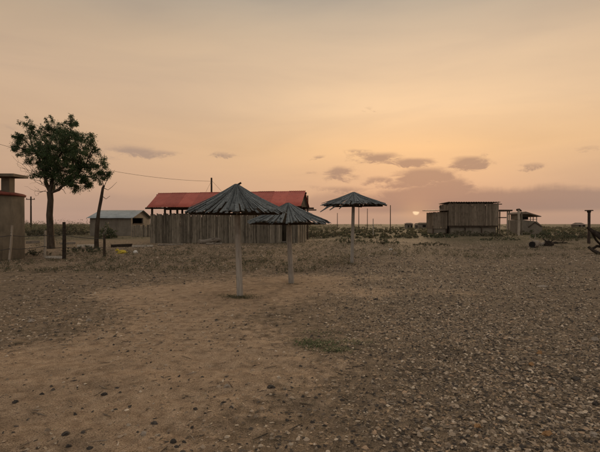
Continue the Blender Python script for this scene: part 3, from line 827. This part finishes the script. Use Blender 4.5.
# ------------------------------------------------------------------ poles and wires
def util_pole(px, toppy, d, r0, label, arm=None, mat='timber', name='utility_pole', group=None, lean=0.0):
    p = on(px, d); hh = CAM_H+(HOR-toppy)/F*d-p.z
    root = empty(name, p, 0, label, 'pole', group)
    MB().tube([(0,0,-.3), (lean*.5,0,hh*.5), (lean,0,hh)], [r0*1.15, r0, r0*.85], 7).build('shaft', M[mat], root)
    if arm:
        MB().box(lean-arm/2, -.06-r0, hh-.55, lean+arm/2, .06-r0, hh-.43).build('cross_arm', M[mat], root)
        for s in (-1, 1): MB().tube([(lean+s*arm*.45, -r0, hh-.43), (lean+s*arm*.45, -r0, hh-.25)], .05, 6).build('insulator', M['plaster'], root)
    return root, Vector((p.x+lean, d, p.z+hh))
_, t1 = util_pole(211.5, 177.8, 44, .10, 'brown utility pole behind the red roof carrying wires', mat='bark')
_, t2 = util_pole(31, 196.5, 75, .13, 'far utility pole with cross arm right of the cistern', 1.4)
util_pole(307.7, 195.5, 34, .06, 'thin dark mast at the right end of the red roof', mat='timber', name='mast')
util_pole(337.4, 213, 110, .08, 'short far pole behind the tall umbrella, on its left', name='far_pole')
util_pole(358.8, 206.8, 90, .075, 'far pole just right of the tall umbrella pole', name='far_pole', mat='bark')
util_pole(367.4, 208.5, 90, .07, 'second far pole from the tall umbrella pole', name='far_pole', mat='bark')
util_pole(373.2, 218.6, 45, .045, 'low thin far stake right of the tall umbrella', name='far_stake', mat='pole')
util_pole(390.4, 205.2, 75, .075, 'tallest far pole right of the tall umbrella rim', name='far_pole')
_, t0 = util_pole(-42, 128, 30, .14, 'utility pole outside the left edge holding the wires', mat='pole')
def wire(a, bb, sag, r, label, name='power_line'):
    a, bb = Vector(a), Vector(bb); root = MB()
    pts = [a.lerp(bb, i/24) - Vector((0,0,sag*4*(i/24)*(1-i/24))) for i in range(25)]
    o = root.tube(pts, r, 5).build(name, M['wire'])
    return tag(o, label, 'wire')
wire(t0+Vector((.03,0,-.25)), t1+Vector((0,-.1,-.35)), .75, .012, 'overhead wire sagging across the sky behind the tree')
e1 = on(196, 44.0); wire(t1+Vector((0,0,-.3)), (e1.x-1.2, 44, .35), .0, .010, 'guy wire running down left from the brown utility pole')
e1 = on(245, 44.0); wire(t1+Vector((0,0,-.25)), (e1.x+1.6, 46, .35), .0, .010, 'guy wire running down right from the brown utility pole')

# ------------------------------------------------------------------ wire fence on the left
fp = []
def fence_post(px, basepy, toppy, tx_, r0, mat, label):
    p = P(px, basepy); root = empty('fence_post', p, 0, label, 'fence post', 'posts of the wire fence')
    hh = CAM_H+(HOR-toppy)/F*p.y-p.z; lx = (tx_-px)/F*p.y
    MB().tube([(-lx*.15,0,-.2), (lx*.5+.01,0,hh*.5), (lx,0,hh)], [r0*1.05, r0, r0*.9], 8, jit=.1).build('shaft', M[mat], root)
    MB().tube([(lx*.8-r0*1.08,0,hh*.8), (lx*.8,-r0*1.1,hh*.8+.01), (lx*.8+r0*1.08,0,hh*.8)], .008, 4).build('wire_tie', M['wire'], root)
    fp.append((p, lx, hh))
fence_post(9, 262, 225.5, 12.3, .045, 'postpale', 'pale leaning fence post in front of the cistern')
fence_post(44.6, 257.5, 230.5, 45.3, .055, 'postpale', 'short pale fence post left of the tree trunk foot')
fence_post(64, 259.3, 222, 64, .07, 'drift_dark', 'dark upright fence post right of the tree trunk')
fence_post(104, 256.5, 235, 104.3, .055, 'bark', 'low brown fence post below the leafless leaning trunk')
end = P(150, 252)
fence_post(-20, 264, 226, -18, .05, 'postpale', 'pale fence post just outside the left edge of the view')
order = sorted(fp, key=lambda q: q[0].x)
for hfrac, nm in ((.84, 'upper strand of the wire fence in front of the tree'), (.42, 'lower strand of the wire fence in front of the tree')):
    mb = MB(); pts = []
    for i, (p, lx, hh) in enumerate(order):
        q = p+Vector((lx*hfrac, -.07, min(hh, 1.2)*hfrac))
        if pts:
            pr_ = pts[-1]
            for t in (.25, .5, .75): pts.append(pr_.lerp(q, t)-Vector((0,0,.05*4*t*(1-t))))
        pts.append(q)
    tag(mb.tube(pts, .013, 5).build('fence_wire', M['wire']), nm, 'wire')

# boards, litter and shrubs by the fence
def board(pa, pb_, wdt, th, mat, label, name='board'):
    a, c_ = Vector(pa), Vector(pb_); L = (c_-a).length
    o = MB().box(0, -wdt/2, 0, L, wdt/2, th, .006)
    me = o.mesh(name, M[mat]); o = link(name, me, None, a+Vector((0,0,.01)))
    dv = (c_-a); o.rotation_euler = (0, -math.atan2(dv.z, math.hypot(dv.x, dv.y)), math.atan2(dv.y, dv.x))
    return tag(o, label, 'board')
board(P(46, 258.3), P(63, 258.6), .12, .09, 'bleached', 'pale beam on the ground between the two left fence posts')
board(P(77, 247.5), P(96, 247), .16, .14, 'bleached', 'pale beam on the ground left of the leaning dead trunk')
board(P(112, 247.6), P(131, 246.6), .25, .16, 'drift_dark', 'dark sooty beam lying behind the yellow bag')
board(P(132, 247.2), P(153, 246.6), .12, .10, 'bleached', 'long pale beam on the ground before the shed fence')
board(P(26, 243.5), P(40, 243), .3, .16, 'drift', 'pale brown beam on the ground behind the wire fence')
board(P(60, 244.5), P(76, 244), .25, .12, 'drift', 'brown beam on the ground right of the tree')
def crumple(name, p, sx, sy, sz, mat, label, cat, seed):
    r = random.Random(seed); vs = []; n_ = 10
    for j, (zz, q) in enumerate(((0,1),(.45,.95),(.8,.6),(1,.2))):
        for k in range(n_):
            a = 2*math.pi*k/n_; qq = q*r.uniform(.7, 1.15)
            vs.append((sx*qq*math.cos(a), sy*qq*math.sin(a), sz*(zz+r.uniform(-.12,.12)*(j > 0))))
    fs = [(i*n_+k, i*n_+(k+1) % n_, i*n_+n_+(k+1) % n_, i*n_+n_+k) for i in range(3) for k in range(n_)]+[tuple(range(3*n_, 4*n_)), tuple(reversed(range(n_)))]
    o = MB().add(vs, fs).build(name, M[mat], None, loc=p+Vector((0,0,-.02*sz)), rot=(0,0,r.uniform(0,6)))
    o.rotation_euler = (0,0,r.uniform(-.3,.3))
    return tag(o, label, cat)
crumple('plastic_bag', P(122, 253.6), .26, .16, .17, 'yellow', 'crumpled yellow plastic bag on the ground by the low fence post', 'bag', 1)
crumple('plastic_bag', P(117.2, 251), .12, .08, .12, 'yellow', 'small yellow scrap behind the crumpled yellow bag', 'bag', 9)
crumple('litter', P(135.5, 252.8), .13, .1, .12, 'white', 'small white litter right of the yellow bag', 'litter', 2)
crumple('litter', P(391, 249.8), .10, .07, .07, 'white', 'white scrap on gravel right of the tall umbrella pole', 'litter', 3)
crumple('litter', P(395, 253.2), .10, .07, .03, 'stone', 'flat pale scrap in front of the white scrap', 'litter', 4)

# ------------------------------------------------------------------ driftwood and post at the right
lg = P(531, 247.6)
root = empty('hollow_log', lg, 0, 'thick pale log with a dark sawn end facing the camera', 'log')
q0 = Vector((.02, -.1, .17)); q1 = Vector((1.05, 1.25, .2))
MB().tube([q0, q0.lerp(q1, .35), q0.lerp(q1, .7), q1], [.2,.19,.185,.15], 14, jit=.16).build('trunk', M['drift'], root)
dirv = (q1-q0).normalized()
MB().tube([q0-dirv*.012, q0-dirv*.004], [.165,.17], 14, jit=.08).build('sawn_end', M['black'], root)
for (vv) in ((.12,.2,.55), (-.1,.5,.4)):
    q, rd = branch(q0.lerp(q1, .5), q0.lerp(q1, .5)+Vector(vv), .04, .015, 4, .12); MB().tube(q, rd, 6).build('branch', M['drift'], root)
drift_log('driftwood_branch', P(540, 246), P(553, 244.8), .13, .09, 'drift', 'grey driftwood piece right of the thick log', [(.4, (.3,-.1,.35), .04), (.8, (-.2,.1,.4), .035)], .1, 'driftwood')
drift_log('driftwood_stump', P(548.5, 246.2), P(552, 245.2), .2, .15, 'drift_dark', 'dark knobbly stump between the log and thin branch', [(.3, (-.3,.1,.3), .07), (.7, (.2,-.1,.35), .06)], .15, 'driftwood')
drift_log('driftwood_branch', P(553.5, 243.8), P(567, 243.2), .085, .05, 'drift_dark', 'thin dark branch lying right of the knobbly stump', [(.7, (.3,0,.15), .03)], .05, 'driftwood')
pp_ = on(589, 30)
root = empty('capped_post', pp_, 0, 'dark upright post with a flat cap at the right edge', 'post')
hh = CAM_H+(HOR-211)/F*30-pp_.z
MB().tube([(-.02,0,-.3), (0,0,hh*.5), (0,0,hh)], [.105,.09,.088], 9, jit=.05).build('shaft', M['iron'], root)
MB().box(-.19, -.16, hh+.002, .19, .16, hh+.07, .01).build('cap', M['iron'], root)
MB().tube([(0,0,hh-.12), (0,0,hh)], [.10,.14], 9).build('collar', M['iron'], root)
dd = 21.0
def DP(px, py, dy=0.0): return at(px, py, dd+dy)
rb = P(595, 254); root = empty('driftwood_tangle', rb, 0, 'black forked driftwood beams leaning at the right edge below the capped post', 'driftwood')
def dtube(pts, r0, r1, name='beam'):
    q = [DP(*p)-rb for p in pts]
    MB().tube(q, [lerp(r0, r1, i/(len(q)-1)) for i in range(len(q))], 8, jit=.12).build(name, M['drift_dark'], root)
dtube([(587.3,227.2,.3),(594,232.5,.1),(602,239,-.1),(612,247,-.3),(620,253.5,-.5)], .07, .12)
dtube([(594,231,.25),(600,233.5,.1),(612,240,0)], .05, .07)
dtube([(588.8,247,.2),(593,250.5,0),(600,254,-.3),(608,257,-.6)], .06, .10)
dtube([(592,249,.2),(597,246,.2),(604,246.5,.2),(612,247,.2)], .055, .08)
dtube([(590,229,.2),(596,240,.25),(604,248,.3)], .04, .05)

# ------------------------------------------------------------------ shrubs
def bush_mesh(wd_, ht, nl, size, cols, seed, flat=False):
    r = random.Random(seed); cs = []; rs = []
    for i in range(nl):
        a = r.uniform(0, 2*math.pi); q = math.sqrt(r.random())*wd_/2
        zmax = ht*(1-(q/(wd_/2))**2*.75)
        cs.append((q*math.cos(a), q*math.sin(a)*.8, r.uniform(.04, zmax))); rs.append(r.uniform(.12, .3)*min(wd_, ht)*.7)
    return leaf_cloud(cs, rs, 34, size*.62, cols, -.3, .35, .8)
def stems(wd_, ht, k, seed, r0=.02):
    r = random.Random(seed); mb = MB()
    for i in range(k):
        a = r.uniform(0, 6.28); q = r.uniform(.1, .42)*wd_
        e = Vector((q*math.cos(a), q*math.sin(a), ht*r.uniform(.5, .95)))
        pts, rd = branch((0,0,-.1), e, r0, r0*.3, 4, .12); mb.tube(pts, rd, 5)
    return mb
bushes = [
 (106, 238.5, 1.7, 1.3, 34, .26, GREEN+DRY, 'feathery green shrub growing right of the dead trunk'),
 (350, 243, 2.0, .55, 60, .09, SCRUB+GREEN, 'low dark green bush behind the tall umbrella pole'),
 (383, 244, 2.2, .48, 60, .09, SCRUB+GREEN, 'low dark bush just right of the tall umbrella pole'),
 (333, 237, 2.6, .55, 60, .1, SCRUB, 'dull green bush left of the tall umbrella pole'),
 (441, 237.5, 3.0, .45, 90, .13, SCRUB+GREEN, 'low green bush at the foot of the stall side room'),
 (462, 236, 3.0, .6, 110, .13, SCRUB, 'dull green bush under the left half of the stall'),
 (484, 236.2, 3.0, .55, 110, .13, SCRUB, 'dull bush under the right half of the stall'),
 (503, 236.5, 2.6, .7, 70, .13, DRY, 'dry bush under the stall porch'),
 (553, 238.5, 3.8, .75, 120, .14, SCRUB+GREEN, 'green bush behind the dark driftwood on the right'),
 (575, 238, 3.2, .6, 110, .14, SCRUB, 'dull green bush left of the capped post'),
 (600, 238, 3.4, .7, 110, .14, SCRUB, 'green bush behind the capped post at right edge'),
 (70, 235, 4.2, 1.1, 120, .2, SCRUB, 'large dull bush between the tree and dead trunk'),
 (37, 236, 3.4, .9, 110, .2, SCRUB, 'dull bush between the cistern and the tree'),
 (314, 238, 2.6, .65, 90, .14, SCRUB+DRY, 'dull bush right of the red-roofed shelter'),
 (258, 262.5, 1.3, .12, 60, .04, DRY+SCRUB, 'low weeds on the sandy ledge between the two near umbrellas'),
 (36, 255.5, 1.2, .3, 40, .08, SCRUB, 'low weed clump behind the left wire fence'),
 (84, 252.5, 2.0, .35, 60, .09, SCRUB+GREEN, 'low green weeds between dark fence post and dead trunk'),
 (500, 240.5, 3.2, .3, 70, .09, SCRUB+GREEN, 'flat green weeds before the stall porch'),
 (432, 246, 2.2, .28, 60, .08, SCRUB, 'flat green weeds before the stall side room'),
 (560, 241, 2.5, .5, 60, .1, DRY, 'dry weeds behind the thin dark branch'),
 (300, 270, 1.6, .08, 40, .03, DRY+SCRUB, 'low dry weeds behind the short umbrella'),
]
for i, (px, py, wd_, ht, nl, size, cols, lab) in enumerate(bushes):
    p = P(px, py); root = empty('bush', p, 0, lab, 'bush', 'bushes on the dry ground')
    v, f, cc = bush_mesh(wd_, ht, nl, size, cols, 900+i)
    link('foliage', np_mesh('foliage', v, faces_quads=f, mat=M['leaf'], colors=cc), root)
    stems(wd_, ht, 9, 950+i, .018 if ht > .4 else .008).build('stem', M['bark'], root)

# far scrub: one mass along the plain
cs = []; rs = []
def scrub_patch(px0, px1, d0, d1, n_, h0, h1):
    for _ in range(n_):
        d = math.exp(rng.uniform(math.log(d0), math.log(d1))); px = rng.uniform(px0, px1)
        p = on(px, d); h = rng.uniform(h0, h1)*rng.uniform(.6, 1.3); wd_ = h*rng.uniform(1.2, 2.4)
        for _ in range(5):
            cs.append((p.x+rng.gauss(0, wd_*.45), p.y+rng.gauss(0, wd_*.4), p.z+rng.uniform(.12, .68)*h)); rs.append(h*rng.uniform(.22, .4))
scrub_patch(-60, 165, 60, 150, 280, .9, 2.0)
scrub_patch(-60, 100, 85, 110, 70, 1.9, 2.6)
scrub_patch(305, 440, 38, 70, 130, .10, .32)
scrub_patch(300, 440, 60, 170, 130, .25, .7)
scrub_patch(303, 340, 70, 90, 24, 1.0, 1.7)
scrub_patch(430, 530, 52, 140, 90, .25, .7)
scrub_patch(520, 680, 50, 160, 260, .3, .85)
scrub_patch(-250, 900, 180, 500, 300, 1.0, 1.9)
v, f, cc = leaf_cloud(cs, rs, 40, .14, SCRUB+DRY, -.2, .5, .75)
tag(link('scrub', np_mesh('scrub', v, faces_quads=f, mat=M['leaf'], colors=cc*1.3)), 'far dull green scrub in a low belt along the horizon', 'scrub', kind='stuff')
# short ground cover nearer in the middle distance
cs = []; rs = []
for _ in range(8000):
    px = rng.uniform(-40, 640); py = 227.5+rng.random()**1.3*40
    d = min(F*(CAM_H-.25)/(py-HOR), 90); p = on(px, d)
    if float(fbm(p.x*.25, p.y*.25, 77, 3)) < -.02: continue
    if sand_mask(p.x, p.y) > .4: continue
    loc = (Vector((p.x, p.y)) - A); cth, sth = math.cos(brot), math.sin(brot)
    u_, v_ = loc.x*cth+loc.y*sth, -loc.x*sth+loc.y*cth
    if -.2 < u_ < blen+.2 and -.2 < v_ < BD+.2: continue
    cs.append((p.x, p.y, p.z+.05)); rs.append(rng.uniform(.06, .2))
v, f, cc = leaf_cloud(cs, rs, 12, .07, SCRUB+DRY, -.6, .22, .4)
tag(link('ground_cover', np_mesh('ground_cover', v, faces_quads=f, mat=M['leaf'], colors=cc)), 'sparse low weeds spread over the gravel in the middle distance', 'weeds', kind='stuff')

# grass tufts in the foreground
def blades(patches):
    vs = []; fs = []; cl_ = []
    for (px, py, rx, ry, n_, L, cols) in patches:
        c0 = P(px, py)
        for _ in range(n_):
            x = c0.x+rng.gauss(0, rx); y = c0.y+rng.gauss(0, ry); z = gz(x, y)
            a = rng.uniform(0, 6.28); l_ = L*rng.uniform(.4, 1.2); u = Vector((math.cos(a), math.sin(a), 0)); s_ = Vector((-u.y, u.x, 0))*.004
            lift = rng.uniform(.15, .8)
            p0 = Vector((x, y, z-.004)); p1 = p0+u*l_*.5+Vector((0,0,l_*.5*lift)); p2 = p0+u*l_+Vector((0,0,l_*.45*lift))
            k = len(vs); vs += [p0-s_, p0+s_, p1+s_*.8, p1-s_*.8, p2+s_*.15, p2-s_*.15]
            fs += [(k, k+1, k+2, k+3), (k+3, k+2, k+4, k+5)]
            c_ = rng.choice(cols); q = rng.uniform(.7, 1.3); cl_ += [tuple(e*q for e in c_)]*6
    return np.array([tuple(p) for p in vs]), np.array(fs), np.array(cl_)
GR = [(.055,.085,.025), (.075,.10,.035), (.10,.10,.045)]
v, f, cc = blades([(318,345,.16,.12,420,.10,GR),(335,350,.12,.07,260,.09,GR),(308,342,.1,.1,200,.08,GR),(345,341,.2,.08,200,.07,GR),(322,333,.16,.12,160,.06,GR),(362,344,.12,.06,110,.06,GR),
                   (239,297,.22,.12,420,.12,GR+DRY),(232,296,.25,.1,140,.09,GR+DRY),(291,284,.15,.1,80,.08,DRY),(352,264,.3,.15,160,.1,GR+DRY),
                   (420,266,.8,.3,260,.10,DRY+GR),(505,276,1.0,.4,200,.08,DRY),(380,300,.5,.4,120,.07,DRY),(60,330,.5,.4,120,.06,DRY),(250,258,.9,.25,420,.14,DRY+GR),(215,258,.7,.25,300,.12,DRY)])
tag(link('grass', np_mesh('grass', v, faces_quads=f, mat=M['leaf'], colors=cc)), 'thin green grass creeping on the sand in small patches', 'grass', kind='stuff')

# ------------------------------------------------------------------ loose gravel, chips and sticks (uncountable)
def scatter(n_, kind, smin, smax, cols, weight, seed, dmax=34.0, pw=2.0):
    r = np.random.default_rng(seed)
    # denser near the walker's path, thinning with distance
    d = 1.2*(dmax/1.2)**(r.random(n_*3)**.9)
    th = r.uniform(-.80, .80, n_*3)
    x = d*np.tan(th)*.95; y = d
    keep = r.random(n_*3) < weight(x, y)
    x, y = x[keep][:n_], y[keep][:n_]; m = len(x)
    s = smin+(smax-smin)*r.random(m)**pw
    s = s*(1+np.clip((y-5)/22, 0, 1.0))
    yaw = r.uniform(0, 2*np.pi, m)
    if kind == 'stone': T = np.array([(1,0,0),(.5,.85,.0),(-.5,.8,0),(-1,0,0),(-.5,-.85,0),(.5,-.8,0),(.35,.2,.75),(-.35,.25,.8),(0,-.4,.7)]); FA = np.array([(0,1,6),(1,2,7),(1,7,6),(2,3,7),(3,4,8),(3,8,7),(4,5,8),(5,0,6),(5,6,8),(6,7,8)]); sc = np.stack([s, s*r.uniform(.5,.95,m), s*r.uniform(.35,.8,m)], 1)
    elif kind == 'chip': T = np.array([(1,0,.0),(.4,.7,.25),(-.7,.6,.1),(-1,-.1,.35),(-.2,-.75,.15),(.1,0,.5)]); FA = np.array([(0,1,5),(1,2,5),(2,3,5),(3,4,5),(4,0,5)]); sc = np.stack([s, s*r.uniform(.35,.9,m), s*r.uniform(.2,.65,m)], 1)
    else: T = np.array([(-1,-.5,0),(-1,.5,0),(-1,0,1),(0,-.6,.2),(0,.5,.2),(.05,0,1.2),(1,-.3,.1),(1,.3,.1),(1,0,.7)]); FA = np.array([(0,3,5),(0,5,2),(3,6,8),(3,8,5),(1,2,5),(1,5,4),(4,5,8),(4,8,7),(0,2,1),(6,7,8)]); sc = np.stack([s, s*.07+.002, s*.06+.002], 1)
    V = T[None]*sc[:, None, :]*(1+.35*r.uniform(-1, 1, (m, len(T), 3)))
    tilt = r.normal(0,   .24 if kind == 'chip' else .2 if kind == 'stone' else .06, (m, 1))
    V[:, :, 2] += V[:, :, 0]*tilt
    c_, s_ = np.cos(yaw)[:, None], np.sin(yaw)[:, None]
    vx_ = V[:, :, 0]*c_-V[:, :, 1]*s_+x[:, None]; vy_ = V[:, :, 0]*s_+V[:, :, 1]*c_+y[:, None]
    vz_ = V[:, :, 2]+ground(x, y)[:, None]-s[:, None]*(.10 if kind != 'stick' else .0)+.002
    v = np.stack([vx_, vy_, vz_], 2).reshape(-1, 3)
    f = (FA[None]+(np.arange(m)*len(T))[:, None, None]).reshape(-1, 3)
    cols = np.asarray(cols); ci = cols[r.integers(0, len(cols), m)]*r.uniform(.65, 1.35, (m, 1))
    return v, f, np.repeat(ci, len(T), 0)
def w_stone(x, y): 
    pat = sst(fbm(x*.45, y*.35, 91, 3), -.25, .45)
    return np.clip((1-.94*sand_mask(x, y))*((.08+.55*sst(x, -.2, 3.)*sst(16-y, -6, 4) + .32*pat*sst(np.hypot(x, y), 3.5, 8))), .012, 1)
def w_chip(x, y):
    pat = sst(fbm(x*.7+9, y*.5, 95, 3), -.3, .4)
    return np.clip((1-.9*sand_mask(x, y))*((.10+.7*sst(x, -.4, 2.2) + .32*pat*sst(np.hypot(x, y), 3, 7))), .03, 1)
STONE = [(.26,.20,.14), (.32,.25,.18), (.17,.13,.094), (.42,.34,.25), (.045,.037,.03), (.30,.205,.13), (.09,.072,.055), (.055,.045,.036), (.24,.18,.125)]
CHIP = [(.27,.20,.13), (.33,.25,.172), (.14,.105,.07), (.44,.355,.255), (.21,.15,.094), (.045,.036,.028), (.30,.21,.125), (.085,.064,.044), (.05,.039,.03)]
STICK = [(.10,.075,.05), (.18,.14,.10), (.05,.04,.03), (.25,.2,.15)]
DARK = [(.035,.029,.024), (.06,.048,.037), (.085,.066,.048), (.11,.083,.058)]
v, f, cc = scatter(100000, 'stone', .004, .03, STONE, w_stone, 1, 34., 3.0)
v2, f2, c2 = scatter(9000, 'stone', .012, .045, STONE+[(.05,.042,.034), (.36,.29,.21)], lambda x, y: w_stone(x, y)*sst(y, 7, 11)*(.25+.75*sst(-x, -2, 3)), 5, 26., 2.2)
v, f, cc = np.concatenate([v, v2]), np.concatenate([f, f2+len(v)]), np.concatenate([cc, c2])
tag(link('gravel', np_mesh('gravel', v, tris=f, mat=M['grit'], colors=cc)), 'loose grey and brown gravel strewn over the right side and left patches', 'gravel', kind='stuff')
v, f, cc = scatter(100000, 'chip', .004, .032, CHIP, w_chip, 2, 30., 3.0)
tag(link('wood_chips', np_mesh('wood_chips', v, tris=f, mat=M['grit'], colors=cc)), 'flat brown chips and shell bits littering the ground', 'chips', kind='stuff')
v, f, cc = scatter(4500, 'stick', .012, .08, STICK, lambda x, y: np.clip(w_chip(x, y)+.05, 0, 1), 3, 26., 2.2)
tag(link('twigs', np_mesh('twigs', v, tris=f, mat=M['grit'], colors=cc)), 'short broken twigs littering the ground', 'twigs', kind='stuff')
v, f, cc = scatter(4200, 'chip', .004, .026, DARK, lambda x, y: np.clip(.05+.95*sst(fbm(x*1.3, y*1.1, 66, 4), .1, .45), 0, 1), 4, 30., 2.6)
tag(link('dark_debris', np_mesh('dark_debris', v, tris=f, mat=M['grit'], colors=cc)), 'small black charred bits dotted over the sand', 'debris', kind='stuff')

# ------------------------------------------------------------------ single stones one can pick out
def rock(px, py, wpx, hpx, mat, label, seed):
    r = random.Random(seed); p = P(px, py); k = p.y/F; sx, sz = wpx*k/2*.8, hpx*k*.62; n_ = 9; vs = []
    for j, (zz, q) in enumerate(((-.25,.9),(.2,1),(.65,.8),(.95,.4))):
        for i in range(n_):
            a = 2*math.pi*i/n_; qq = q*r.uniform(.55, 1.25)
            vs.append((sx*qq*math.cos(a), sx*.75*qq*math.sin(a), sz*(zz+r.uniform(-.2,.2))))
    fs = [(i*n_+k2, i*n_+(k2+1) % n_, i*n_+n_+(k2+1) % n_, i*n_+n_+k2) for i in range(3) for k2 in range(n_)]+[tuple(range(3*n_, 4*n_)), tuple(reversed(range(n_)))]
    o = MB().add(vs, fs).build('stone', M[mat], None, loc=p); o.rotation_euler = (0, 0, r.uniform(0, .5))
    tag(o, label, 'stone', 'single stones on the ground')
rocks = [
 (271,388,11,5,'stone_dark','black lump on bare sand below the grass patch'),(303,397,5,3,'stone_dark','small black stone right of the black lump'),
 (227,387,9,4,'stone','grey-brown stone left of the black lump'),(65,435,9,5,'stone_dark','dark stone near the bottom left corner, uppermost of its pair'),
 (68,447,7,4,'stone_dark','dark stone near the bottom left corner, lower of its pair'),(83,433,7,3,'stone_dark','small flat dark stone right of the corner pair'),
 (89,449,8,4,'stone_dark','dark stone at the bottom edge right of the corner pair'),(143,435,9,5,'stone','grey stone low on the left with dark stones to its right'),
 (173,443,9,6,'stone_dark','largest dark stone at the bottom left of centre'),(154,424,10,4,'stone_dark','flat dark stone above the grey stone, low on the left'),
 (195,410,6,4,'stone_dark','small dark stone alone on sand, left of centre'),(104,395,8,4,'stone_dark','small dark stone on the lower left sand'),
 (15,403,9,4,'stone_dark','dark stone near the left edge on sand'),(31,322,9,5,'stone','grey stone at the left of the rubble patch'),
 (89,321,8,4,'stone','grey stone at the right of the rubble patch'),(287,421,6,3,'stone_dark','small dark stone near the bottom centre'),
 (352,443,7,4,'stone_dark','dark stone at the bottom right of centre'),(576,380,13,5,'stone_dark','wide dark flat stone in the right gravel'),
 (596,405,10,6,'stone_dark','dark stone in the gravel at the right edge'),(594,436,12,6,'stone','grey stone in the bottom right corner'),
 (427,430,12,4,'stone','flat grey stone in the gravel at bottom right of centre'),(523,449,11,6,'stone_dark','dark stone at the bottom edge in the right gravel'),
 (543,287,14,3,'stone','pale flat stone slab far in the right gravel'),(549,435,15,6,'stone_ochre','ochre stone low in the right gravel'),
 (532,365,9,4,'stone_ochre','reddish ochre stone in the middle of the right gravel'),(540,354,8,5,'stone_ochre','ochre stone above the reddish one in the right gravel'),
 (520,416,12,4,'stone_dark','dark flat stone left of the low ochre stone'),(595,341,10,7,'stone','pale upright stone at the right edge'),
 (552,390,10,4,'stone','pale brown stone below the reddish ochre stone'),(478,427,11,4,'stone_ochre','brown flat stone among bottom gravel right of centre'),
 (376,300,6,3,'stone_dark','small dark stone below the tall umbrella'),(104,256,4,2,'stone','small stone at the foot of the low brown fence post'),
]
for i, a in enumerate(rocks): rock(*a, 300+i)
